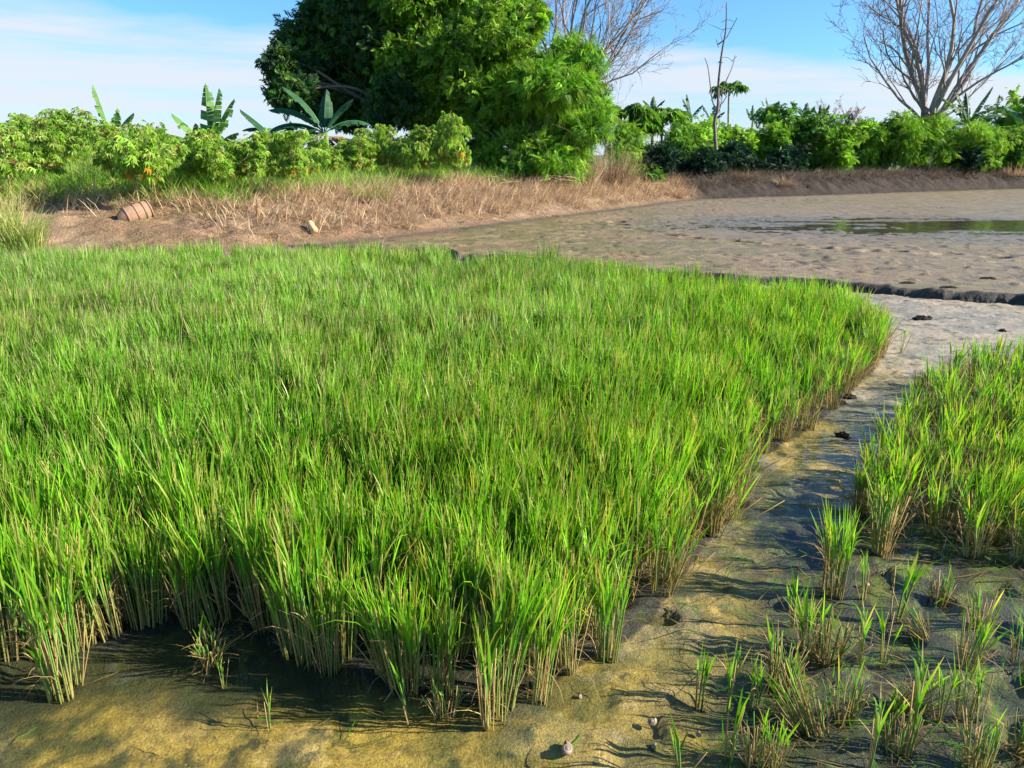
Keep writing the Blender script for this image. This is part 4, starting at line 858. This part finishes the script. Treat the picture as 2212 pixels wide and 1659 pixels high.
# ------------------------------------------------------------------ cassava
def cassava_geo(rg, H, w, ch, n, yellow, size=.25):
    """stem to height H, crown ch tall and w wide"""
    st, gr, ye = Geo(), Geo(), Geo()
    lean = rg.normal(0, .12); P = np.array([[0, 0, -.1], [lean * .4, 0, (H) * .4], [lean, 0, H], [lean * .8, 0, H + ch * .8]]); P = chaikin(P, 2); tubes(st, P[None], np.linspace(.019, .010, len(P))[None], (.40, .26, .15), 6)
    top = np.array([lean, 0, H]); nb_ = 9; bt = np.stack([rg.normal(0, .24 * w, nb_), rg.normal(0, .24 * w, nb_), ch * rg.uniform(.0, .95, nb_)], 1); bi = rg.integers(0, nb_, n)
    dv = rg.normal(0, 1, (n, 3)); dv = dv / np.linalg.norm(dv, axis=1, keepdims=True) * (.25 * w * rg.uniform(.5, 1.1, n))[:, None]; rel = bt[bi] + dv; rel[:, 2] = np.clip(rel[:, 2], -.08, ch * 1.1)
    a = np.arctan2(dv[:, 1], dv[:, 0]); z = np.clip(rel[:, 2] / ch, 0, 1); ends = top + rel
    for q_ in bt: tubes(st, bez(top * [1, 1, .9], top + q_, 5, rg, .2, .1)[None], np.linspace(.011, .006, 5)[None], (.40, .28, .13), 5)
    st_pts = top + bt[bi]; k = rg.random(n) < .5
    tubes(st, np.stack([st_pts[k], (st_pts[k] + ends[k]) / 2 + [0, 0, .05], ends[k]], 1), np.full((k.sum(), 3), .0045), (.38, .24, .10), 3, False)
    d = norm(np.stack([np.cos(a), np.sin(a), -.85 + .4 * z], 1) + rg.normal(0, .35, (n, 3)))
    isy = (z < .18) & (rg.random(n) < yellow)
    col = pick(rg, n, [(.22, .40, .045), (.30, .48, .07), (.15, .30, .03), (.40, .52, .13)])
    for geo, mk, c in ((gr, ~isy, col), (ye, isy, pick(rg, n, [(.60, .36, .04), (.62, .42, .08), (.45, .22, .05)]))):
        if mk.sum(): scatter(geo, *T_PALM, ends[mk], frames(d[mk], rg, .35), size * rg.uniform(.75, 1.25, mk.sum()), c[mk])
    return st, gr, ye
rc = np.random.default_rng(77)
CAS = [cassava_geo(rc, .84, rc.uniform(.95, 1.2), rc.uniform(.85, 1.05), int(rc.integers(300, 360)), rc.uniform(.02, .16), rc.uniform(.13, .16)) for _ in range(7)]
CASM = [(mesh_from('stem', a, M_BARK), mesh_from('foliage', b, M_LEAF, False), mesh_from('yellow_leaves', c, M_LEAF, False) if c.n else None) for a, b, c in CAS]
def cassava(i, p, sx, sz, rz, label, group):
    t = thing('cassava_plant', label, 'cassava plant', p, group); a, b, c = CASM[i]
    obj('stem', a, t); obj('foliage', b, t)
    if c: obj('yellow_leaves', c, t)
    t.scale = (sx, sx, sz); t.rotation_euler = (rc.normal(0, .03), rc.normal(0, .06), rz)
FR = [(30, 440, 268, 150, 'large cassava at the left border with big drooping leaves and one yellow leaf'), (100, 425, 285, 110, 'cassava second from the left border, yellow leaves low on its stem'), (165, 412, 265, 110, 'cassava leaning left with orange lower leaves, behind the green grass tuft'), (208, 400, 255, 118, 'tall cassava under the ragged banana leaf'),
      (250, 430, 292, 105, 'cassava with a bare slanting stem under the upright banana leaves'), (303, 455, 282, 115, 'cassava whose straight stem rises just above the rusty drum'), (321, 418, 270, 95, 'cassava with a tall thin crown right above the drum'), (340, 440, 275, 85, 'cassava with the longest bare stem, right of the drum'), (366, 398, 310, 85, 'small cassava with a yellow patch right of the longest stem'), (398, 398, 318, 85, 'short cassava left of the torn banana plant'),
      (440, 425, 305, 95, 'cassava in front of the torn banana plant, stem slanting left'), (474, 432, 300, 110, 'bushy cassava in front of the torn banana plant'), (492, 434, 298, 105, 'upright cassava right of the bushy one'), (531, 410, 308, 90, 'cassava with a short clear stem between the two banana plants'), (553, 398, 300, 105, 'cassava with a dark red stem left of the broad banana leaf'), (581, 434, 288, 80, 'tall thin-stemmed cassava leaning left, below the broad banana leaf'),
      (647, 440, 292, 95, 'cassava with a very long pale stem, first of the row by the dry grass'), (656, 420, 300, 85, 'cassava close behind the one with the very long stem'), (689, 403, 305, 85, 'cassava with a bushy crown, third along the dry grass'), (709, 398, 316, 75, 'cassava with a low round crown, fourth along the dry grass'), (733, 388, 310, 80, 'small cassava under the dark banana leaves'), (755, 391, 303, 80, 'pale cassava with its stem leaning left near the tree trunk'), (784, 381, 298, 88, 'cassava in front of the tree trunk'),
      (803, 380, 285, 60, 'narrow tall cassava right of the tree trunk'), (841, 402, 287, 58, 'cassava with a drooping column of leaves on a slanting stem'), (868, 388, 318, 55, 'little cassava right of the drooping column'), (889, 406, 300, 50, 'slim cassava with vines round its stem'), (917, 402, 276, 75, 'cassava with a yellow ragged crown on twin stems'), (932, 402, 290, 60, 'shorter cassava sharing the yellow ragged crown'), (975, 404, 252, 68, 'cassava with orange leaves and a bundle of stems before the feathery tree'), (988, 400, 280, 60, 'last cassava of the row, touching the feathery tree')]
for k, (bx_, by_, ct, w, lb) in enumerate(FR):
    p = onground(bx_, by_)
    if p[1] > 22.3: p = at(bx_, by_, 22.3 + rc.uniform(-1, .6)); p[2] = float(ground_z(p[0], p[1])) - .03
    Y = p[1]; topz = at(bx_, ct, Y)[2]; H = topz - p[2]; wm = w * .86 * (Y * cp) / FPX; i = k % len(CASM)
    sz = H / 1.72; cassava(i, p, wm / .95, sz, rc.uniform(0, 6.28), lb, None)
for k in range(40):
    px = -60 + k * 17 + rc.uniform(-10, 10); Y = rc.uniform(20.5, 25); p = at(px, 390, Y); p[2] = ZB - .03; ct = np.interp(px, [-60, 60, 150, 250, 350, 450, 600, 700], [268, 285, 258, 285, 290, 318, 325, 330]) + rc.uniform(-4, 22)
    H = at(px, ct, Y)[2] - p[2]; cassava(k % len(CASM), p, H / 1.72 * rc.uniform(1.1, 1.35), H / 1.72, rc.uniform(0, 6.28), 'cassava plant in the crowded back rows, its stem hidden by plants in front', 'cassava plants of the crowded back rows')

# ------------------------------------------------------------------ shrubs
def shrub(label, px, ptop, pbase, w, Y, cols, seed, tmpl='rose', size=.26, dens=1.0, mat=None, name='shrub', group=None, zb=None):
    rg = np.random.default_rng(seed); root = at(px, pbase, Y); root[2] = (float(ground_z(root[0], root[1])) if zb is None else zb) - .08; H = at(px, ptop, Y)[2] - root[2]; wm = w * Y * cp / FPX
    t = thing(name, label, 'shrub', root, group); st = Geo(); lob = []
    n = max(4, int(round(wm * H * 1.3)) + 3)
    for i in range(n):
        u = rg.uniform(-.42, .42); zt = rg.uniform(.25, .88) * (1 - .9 * u * u); r = rg.uniform(.16, .27) * min(wm, H) + .10; lob.append((np.array([u * wm, rg.uniform(-.3, .3) * wm * .7, min(zt * H, H - r * .8)]), np.array([r * 1.15, r, r * .95])))
    lob.append((np.array([0, 0, H * .35]), np.array([wm * .36, wm * .3, H * .3])))
    for c, r in lob[:9]: tubes(st, bez(np.array([rg.normal(0, .15), rg.normal(0, .12), 0]), c, 6, rg, .3, .15)[None], np.linspace(.022, .008, 6)[None], (.2, .15, .10), 5)
    obj('stems', mesh_from('stems', st, M_BARK), t); f = Geo(); ncl = int(dens * 62 * sum(float(r[0] * r[2]) for _, r in lob) / .3 ** 2 * (.26 / size) ** .8 * .09) + 30
    foliage(f, rg, sublobes(lob, rg, 6, .45), ncl, 6, {'rose': T_ROSE, 'pinn': T_PINN, 'palm': T_PALM}[tmpl], size, cols, .13, .45, .5, .18)
    obj('foliage', mesh_from('foliage', f, mat or M_LEAF, False), t); return t
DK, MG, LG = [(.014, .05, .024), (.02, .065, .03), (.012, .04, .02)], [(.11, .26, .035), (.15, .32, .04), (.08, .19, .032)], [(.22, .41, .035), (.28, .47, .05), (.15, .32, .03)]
SH = [('dark blue-green bush at the inner corner of the pond bank', 1405, 316, 388, 110, 30.5, DK, 'rose'), ('low dark bush right of the pond corner', 1480, 318, 382, 120, 31.8, DK, 'rose'), ('rounded dark bush at the foot of the dead sapling', 1560, 308, 384, 130, 33.0, DK, 'rose'), ('dark bush right of the dead sapling\'s foot', 1640, 330, 380, 100, 34.2, DK, 'rose'), ('dark dense bush in the middle of the hedge', 1710, 316, 370, 110, 35.2, DK, 'rose'),
      ('yellow-green hedge bush behind the dark corner bush', 1360, 268, 370, 90, 31.5, LG, 'pinn'), ('leafy bush below the two papayas', 1425, 285, 370, 110, 33.5, MG, 'rose'), ('light green bush left of the dead sapling', 1495, 262, 370, 110, 35, LG, 'rose'), ('bright bush behind the dead sapling', 1560, 268, 360, 110, 36.5, LG, 'rose'), ('sunlit bush right of the papaya', 1625, 272, 360, 110, 37, LG, 'rose'), ('tall mid-green hedge tree with a pointed top', 1680, 232, 360, 95, 38, MG, 'rose'), ('broad mid-green bush in the middle of the hedge', 1745, 256, 360, 120, 37.5, MG, 'rose'), ('yellow-green bush right of the hedge middle', 1795, 272, 360, 100, 37, LG, 'rose'),
      ('dark bush beside the dead stump', 1815, 262, 358, 70, 38, DK, 'rose'), ('leafy bush with a bright foot right of the dead stump', 1858, 264, 362, 95, 38.5, LG, 'rose'), ('dark climber-covered bush left of the leafless tree', 1908, 262, 362, 100, 38.5, MG, 'rose'), ('bright feathery bush at the foot of the leafless tree', 1972, 250, 358, 120, 38.2, LG, 'pinn'), ('yellow-green feathery bush in front of the leafless trunk', 2045, 240, 356, 110, 38.2, LG, 'pinn'), ('light bush right of the leafless tree', 2105, 268, 356, 100, 38.6, LG, 'pinn'), ('grey-green bush below the palm-like banana', 2140, 300, 352, 90, 39.5, MG, 'rose'), ('bush at the right border below the big banana leaf', 2200, 280, 352, 110, 39.5, MG, 'rose'), ('dark little bush at the top of the right bank', 2090, 322, 368, 60, 38.0, DK, 'rose'),
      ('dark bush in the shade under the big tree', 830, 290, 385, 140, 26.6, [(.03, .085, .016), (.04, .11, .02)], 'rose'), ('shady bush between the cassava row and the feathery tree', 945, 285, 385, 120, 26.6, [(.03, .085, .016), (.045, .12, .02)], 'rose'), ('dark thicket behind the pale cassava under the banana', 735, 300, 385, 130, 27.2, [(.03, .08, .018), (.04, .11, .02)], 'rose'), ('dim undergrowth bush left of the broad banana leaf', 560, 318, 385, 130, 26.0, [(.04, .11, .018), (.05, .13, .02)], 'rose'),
      ('vine-covered bush at the foot of the feathery tree', 1110, 335, 398, 90, 25.0, MG, 'rose'), ('leafy weed clump below the feathery tree', 1220, 345, 396, 90, 26.0, LG, 'rose'), ('leafy green weed among the left cassava stems', 210, 398, 432, 55, 17.5, LG, 'rose'), ('hanging yellow-green creeper bush between the dry vines and the dark corner bush', 1345, 300, 395, 60, 29.0, LG, 'pinn'), ('small green plant alone on the pond corner bank', 1390, 362, 395, 40, 29.8, MG, 'rose')]
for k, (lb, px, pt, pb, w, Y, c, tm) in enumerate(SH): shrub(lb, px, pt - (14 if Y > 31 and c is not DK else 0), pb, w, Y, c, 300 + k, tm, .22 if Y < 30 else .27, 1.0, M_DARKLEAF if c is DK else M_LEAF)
for k in range(9):                                       # hedge continuing beyond the right border, where the bank curves back
    x, y = [(31, 45.5), (35, 46.2), (39, 46.5), (43.5, 46.0), (47, 44.0), (50.5, 41.5), (54, 38), (56, 33.5), (58.5, 28)][k]
    rg = np.random.default_rng(380 + k); dep = y * cp; shrub('tall green bush of the hedge that continues past the right border', 1106 + x / dep * FPX, 180, 300, 190, y, MG if k % 2 else LG, 380 + k, 'rose', .34, .6, group='hedge bushes past the right border', zb=ZB)
wire_thing('dead_stump', 'dead branching stump wrapped in dry creeper among the hedge bushes', 'stump', 37.2, (1812, 362), [([(1812, 362), (1818, 335), (1832, 310), (1838, 285)], .13, .05), ([(1822, 328), (1806, 300), (1815, 270)], .07, .03), ([(1836, 300), (1850, 275), (1858, 255)], .04, .015), ([(1838, 285), (1832, 262), (1838, 248)], .03, .012)], (.16, .12, .09), M_BARK, 'branches')
for a, seed, lb in ((1788, 401, 'left one of two small bare twiggy trees far behind the hedge'), (1835, 402, 'right one of two small bare twiggy trees far behind the hedge')):
    bare_thing(lb, a, 290, 46.0, [(a - 22, 250, .6), (a - 8, 238, .8), (a + 6, 240, .8), (a + 20, 247, .6), (a + 12, 260, .5)], .045, 2, .014, seed, .07, .25)

# ------------------------------------------------------------------ grasses on the bank
rgx = np.random.default_rng(505)
def bank_pts(n, x0, x1, d0, d1):
    sA = cum[np.argmin(np.abs(TOE[:, 0] - x0))]; sB = cum[np.argmin(np.abs(TOE[:, 0] - x1))]; s = rgx.uniform(sA, sB, n); d_ = d0 + (d1 - d0) * rgx.random(n)
    i = np.clip(((s - s0) / .10).astype(int), 0, len(bx) - 1); x = bx[i] + nx_[i] * d_ ; y = by[i] + ny_[i] * d_
    return x, y, d_, np.arctan2(-ny_[i], -nx_[i]), s
DRYC = np.array([(.60, .43, .26), (.66, .50, .31), (.52, .34, .20), (.70, .57, .37), (.38, .26, .16)])
dg = Geo()
x, y, d_, down, s = bank_pts(150000, -15, 7.2, .25, 4.6); w = bank_w(x); f = d_ / w
pr = sstep(-.02, .40, f + .25 * (fbm(x * .9, y * .9, 3, 501) - .5)) * (np.interp(x, [-6, -2.5], [0, 1]) + np.interp(x, [-6, -2.5], [1, 0]) * .5 * sstep(.4, .8, f)) * (f < 1.12); tuss = fbm(x * 2.6, y * 2.6, 3, 503); pr = pr * (.15 + 1.5 * sstep(.38, .60, tuss)); k = rgx.random(len(x)) < pr
x, y, d_, down, f, tuss = [v[k] for v in (x, y, d_, down, f, tuss)]; n = len(x); z = bank_h(x, y, d_) + .0
up = rgx.random(n) < .30 + .35 * (f > .8); az = down + rgx.normal(0, .9, n); ln_ = rgx.uniform(.18, .48, n) * (.7 + .7 * tuss)
cc = DRYC[rgx.integers(0, 5, n)] * rgx.uniform(.75, 1.2, (n, 1))
blades(dg, np.stack([x, y, z], 1), az, np.where(up, rgx.uniform(.1, .6, n), rgx.uniform(.9, 1.6, n)), ln_, np.where(up, rgx.uniform(.2, 1.2, n), rgx.uniform(.2, .8, n)), rgx.uniform(.008, .018, n), cc * .8, cc * 1.1, 3, rgx.uniform(0, 3.14, n))
tag(obj('dry_grass', mesh_from('dry_grass', dg, M_DRY)), 'sunlit tan dry grass lying down the left pond bank', 'dry grass', None, 'stuff')
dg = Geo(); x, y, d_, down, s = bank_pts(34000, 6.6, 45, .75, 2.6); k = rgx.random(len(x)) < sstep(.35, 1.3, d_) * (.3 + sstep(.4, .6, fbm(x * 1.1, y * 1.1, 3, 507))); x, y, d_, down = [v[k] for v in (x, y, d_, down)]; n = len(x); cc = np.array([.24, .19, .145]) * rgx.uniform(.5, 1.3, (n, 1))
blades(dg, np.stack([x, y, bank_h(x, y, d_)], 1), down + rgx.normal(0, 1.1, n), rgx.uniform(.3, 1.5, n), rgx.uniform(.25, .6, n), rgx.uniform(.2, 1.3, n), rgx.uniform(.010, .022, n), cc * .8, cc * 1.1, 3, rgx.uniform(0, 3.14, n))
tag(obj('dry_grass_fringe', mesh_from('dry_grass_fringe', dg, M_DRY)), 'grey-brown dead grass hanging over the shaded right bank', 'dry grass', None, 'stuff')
gg = Geo(); x, y, d_, down, s = bank_pts(105000, -17, 3.5, 2.2, 9.0); f = d_ / bank_w(x)
k = rgx.random(len(x)) < sstep(.74, 1.0, f + .35 * (fbm(x * .8, y * .8, 3, 511) - .5) + np.where(x < -4.5, .12, 0)) * np.interp(x, [-4, 0, 3.5], [1, .7, .25]); x, y, d_, down, f = [v[k] for v in (x, y, d_, down, f)]; n = len(x); gc = np.array([(.18, .42, .03), (.26, .50, .04), (.34, .46, .09), (.13, .32, .03)])[rgx.integers(0, 4, n)] * rgx.uniform(.8, 1.2, (n, 1)); u = rgx.random(n)[:, None] < .12; gc = np.where(u, [(.5, .4, .2)], gc)
blades(gg, np.stack([x, y, bank_h(x, y, d_) - .03 - np.clip(d_ - 5.6, 0, 9) * .02], 1), rgx.uniform(0, 6.28, n), rgx.uniform(.05, .6, n), rgx.uniform(.3, .85, n) * (1 + .5 * (d_ > 5.2)), rgx.uniform(.2, 1.3, n), rgx.uniform(.008, .016, n), gc * .8, gc * 1.15, 3, rgx.uniform(0, 3.14, n))
tag(obj('green_grass', mesh_from('green_grass', gg, M_GRASS)), 'lush green grass under the cassava along the top of the left bank', 'grass', None, 'stuff')
gw = Geo(); x, y, d_, down, s = bank_pts(2600, -14, -3.2, .3, 3.4); k = rgx.random(len(x)) < sstep(.56, .66, fbm(x * 1.3, y * 1.3, 3, 515)); x, y, d_ = x[k], y[k], d_[k]; n = len(x); gc = np.array([.20, .24, .08]) * rgx.uniform(.8, 1.3, (n, 1))
blades(gw, np.stack([x, y, bank_h(x, y, d_)], 1), rgx.uniform(0, 6.28, n), rgx.uniform(.2, 1.1, n), rgx.uniform(.1, .25, n), rgx.uniform(.2, 1.2, n), rgx.uniform(.006, .012, n), gc, gc * 1.2, 3, rgx.uniform(0, 3.14, n))
tag(obj('sparse_weeds', mesh_from('sparse_weeds', gw, M_GRASS)), 'thin green weeds scattered over the bare earth of the left bank', 'grass', None, 'stuff')
def clump(name, label, cat, p, n, h, spread, cols, mat, seed, lean=(.05, .7), curl=(.2, 1.3), wd=(.008, .016)):
    rg = np.random.default_rng(seed); t = Geo(); a = rg.uniform(0, 6.28, n); r = spread * rg.random(n) ** .7; c = np.asarray(cols)[rg.integers(0, len(cols), n)] * rg.uniform(.8, 1.2, (n, 1))
    blades(t, np.stack([np.cos(a) * r, np.sin(a) * r, -.03 + 0 * a], 1), a + rg.normal(0, .6, n), rg.uniform(*lean, n), h * rg.uniform(.55, 1.15, n), rg.uniform(*curl, n), rg.uniform(*wd, n), c * .8, c * 1.15, 4, rg.uniform(0, 3.14, n))
    o = tag(obj(name, mesh_from(name, t, mat)), label, cat); o.location = [float(v) for v in p]; return o
clump('grass_tuft', 'tall bright green grass tuft at the left border beside the bare earth', 'grass tuft', onground(42, 535), 420, .75, .38, [(.24, .36, .06), (.3, .42, .08), (.16, .28, .04), (.5, .42, .2)], M_GRASS, 601, (.02, .45), (.1, .9))
clump('grass_tuft', 'pale grass tuft with dry blades just behind the left border tuft', 'grass tuft', onground(8, 495), 260, .7, .35, [(.3, .36, .1), (.5, .42, .2)], M_GRASS, 602, (.02, .45), (.1, .9))
clump('grass_tuft', 'green-tipped tuft amid the dry grass below the cassava row', 'grass tuft', onground(805, 436), 360, .62, .42, [(.3, .34, .09), (.5, .40, .2), (.2, .28, .06)], M_GRASS, 603)
clump('dry_grass_tuft', 'shaggy tan grass tuft at the very corner of the pond bank', 'dry grass', onground(1462, 422), 320, .6, .35, DRYC, M_DRY, 604, (.2, 1.0), (.5, 1.6))
clump('dry_grass_tuft', 'pale dry tuft on the shaded bank right of the pond corner', 'dry grass', onground(1690, 398), 260, .55, .4, DRYC * .75, M_DRY, 605, (.1, 1.0), (.5, 1.4))
clump('dry_grass_tuft', 'grey tangled tuft below the dark bushes on the right bank', 'dry grass', onground(1612, 385), 260, .7, .45, DRYC * .55, M_DRY, 606, (.3, 1.1), (.5, 1.8))
clump('dry_grass_tuft', 'large dull dry grass clump under the leafless tree', 'dry grass', onground(1995, 372), 500, 1.0, .9, DRYC * .6, M_DRY, 607, (.1, .8), (.3, 1.4))
clump('dry_grass_tuft', 'sunlit orange-tan grass clump at the right border of the bank', 'dry grass', onground(2190, 378), 420, .8, .9, DRYC, M_DRY, 608, (.1, .9), (.4, 1.5))
clump('dry_vines', 'tall curtain of dry brown vines right of the feathery tree', 'dry vines', onground(1318, 398), 900, 1.5, .8, DRYC * .6, M_DRY, 609, (.0, .5), (-.2, 2.4), (.008, .018))
clump('dry_vines', 'lower heap of dry vines beside the tall curtain of vines', 'dry vines', onground(1262, 402), 300, 1.1, .6, DRYC * .85, M_DRY, 610, (.0, .5), (.2, 1.2), (.010, .02))

# heap of cut branches and straw at the feathery tree's foot
bh = Geo(); rg = np.random.default_rng(620); p0 = onground(1150, 402)
for _ in range(46):
    a = np.array([rg.normal(0, .8), rg.normal(0, .25), rg.uniform(.02, .28)]); L_ = rg.uniform(.4, 1.3); an = rg.normal(0, .5); b = a + np.array([math.cos(an) * L_ * rg.choice([-1, 1]), math.sin(an) * L_, rg.normal(0, .12)]); b[2] = max(b[2], .02)
    tubes(bh, bez(a, b, 5, rg, .3, .08)[None], np.linspace(.022, .010, 5)[None], (.36, .26, .16), 5)
o = tag(obj('branch_heap', mesh_from('branch_heap', bh, M_BARK)), 'heap of cut dry branches on the bank below the feathery tree', 'branches'); o.location = [float(v) for v in p0]

# rusty drum lying on the bank, and a cut bamboo tube
pA, pB = onground(272, 474), onground(326, 466); ax = pB - pA; ax[2] = .14; Ld = float(np.linalg.norm(ax)); rd = .17
dr = thing('drum', 'rusty brown ribbed drum lying half buried on the bank', 'drum', (pA + [0, 0, rd * .25]))
def lathe(geo, prof, axis, col, sides=28):
    axis = norm(np.asarray(axis, float)); u = norm(np.cross(axis, [0, 0, 1.])); v = np.cross(u, axis); a = np.arange(sides) * 2 * math.pi / sides
    V = np.array([[axis * t + r * (u * math.cos(q) + v * math.sin(q)) for q in a] for t, r in prof]); m = len(prof)
    F = [[i * sides + j, i * sides + (j + 1) % sides, (i + 1) * sides + (j + 1) % sides, (i + 1) * sides + j] for i in range(m - 1) for j in range(sides)]; geo.add(V.reshape(-1, 3), F, col)
RC = (.27, .165, .105)
b = Geo(); lathe(b, [(-.14, rd * .45), (-.13, rd * .5), (0, rd), (.02, rd * 1.02), (Ld, rd), (Ld, rd * .9), (Ld - .03, rd * .88), (Ld - .03, .001)], ax, RC); lathe(b, [(-.14, rd * .45), (-.10, rd * .4), (-.10, .001)], ax, (.12, .07, .05)); obj('body', mesh_from('body', b, M_RUST), dr)
for t in (.02, .42 * Ld, .74 * Ld, Ld - .015): h = Geo(); lathe(h, [(t - .018, rd * 1.0), (t - .012, rd * 1.07), (t + .012, rd * 1.07), (t + .018, rd * 1.0)], ax, (.29, .18, .115)); obj('hoop', mesh_from('hoop', h, M_RUST), dr)
p = onground(676, 503); bt = Geo(); lathe(bt, [(0, .0), (0, .062), (.02, .066), (.20, .064), (.22, .066), (.24, .062), (.24, .05), (.18, .048), (.18, 0)], (-.45, .35, .55), (.58, .42, .22), 18)
o = tag(obj('bamboo_tube', mesh_from('bamboo_tube', bt, M_RUST)), 'short pale cut tube lying on the bare lower bank', 'tube'); o.location = (float(p[0]) + .05, float(p[1]), float(p[2]) + .02)
# clods on the mud
def clod_mesh(seed, col):
    rg = np.random.default_rng(seed); u, v = np.meshgrid(np.linspace(0, 2 * math.pi, 17)[:-1], np.linspace(.08, 1, 8)); r = 1 + .5 * (fbm(np.cos(u) * 2 + 9 * seed, np.sin(u) * 2 + v * 4, 3, seed) - .5) * 2
    V = np.stack([np.cos(u) * np.sin(v * 1.7) * r, np.sin(u) * np.sin(v * 1.7) * r * .8, np.cos(v * 1.7) * r * .55], -1); F = [[i * 16 + j, i * 16 + (j + 1) % 16, (i + 1) * 16 + (j + 1) % 16, (i + 1) * 16 + j] for i in range(7) for j in range(16)]; q = Geo(); q.add(V.reshape(-1, 3), F, col); q.F.setdefault(16, []).append(np.arange(16)[None, ::-1]); return mesh_from('mud_clod', q, M_SOIL, False)
CL = [clod_mesh(s, (.06, .05, .042)) for s in (1, 2, 3)]
for k, (a, b, s_, lb) in enumerate([(1988, 693, .075, 'dark mud clod on the pale flat below the ridge'), (2005, 690, .05, 'smaller clod touching the dark clod on the pale flat'), (1822, 945, .05, 'black clod beside the channel edge of the stand'), (1835, 862, .045, 'dark clod in the channel between both stands'), (1818, 875, .04, 'small wet clod by the edge of the dense stand'), (2265 - 100, 718, .035, 'little clod on the pale flat at the right')]):
    p = g(a, b); o = tag(obj('mud_clod', CL[k % 3]), lb, 'clod', 'mud clods'); o.location = (p[0], p[1], float(paddy_z(p[0], p[1]))); o.scale = (s_,) * 3; o.rotation_euler = (0, 0, k)
p = g(2070, 657 - 0, ZP)
for k, (a, b, s_) in enumerate([(1066 + 1206, 640, .05), (1755 + 380, 602, .06), (2265 - 20, 622, .05), (1960, 612, .06), (2050, 622, .06)]):
    p = g(a, b, ZP)
    if p[1] > led_y(np.array([p[0]]))[0] + .2: o = tag(obj('mud_clod', CL[k % 3]), 'dark clod on the grey pond mud just beyond the ridge', 'clod', 'clods beyond the ridge'); o.location = (p[0], p[1], ZP); o.scale = (s_ * 1.6, s_, s_ * .7)
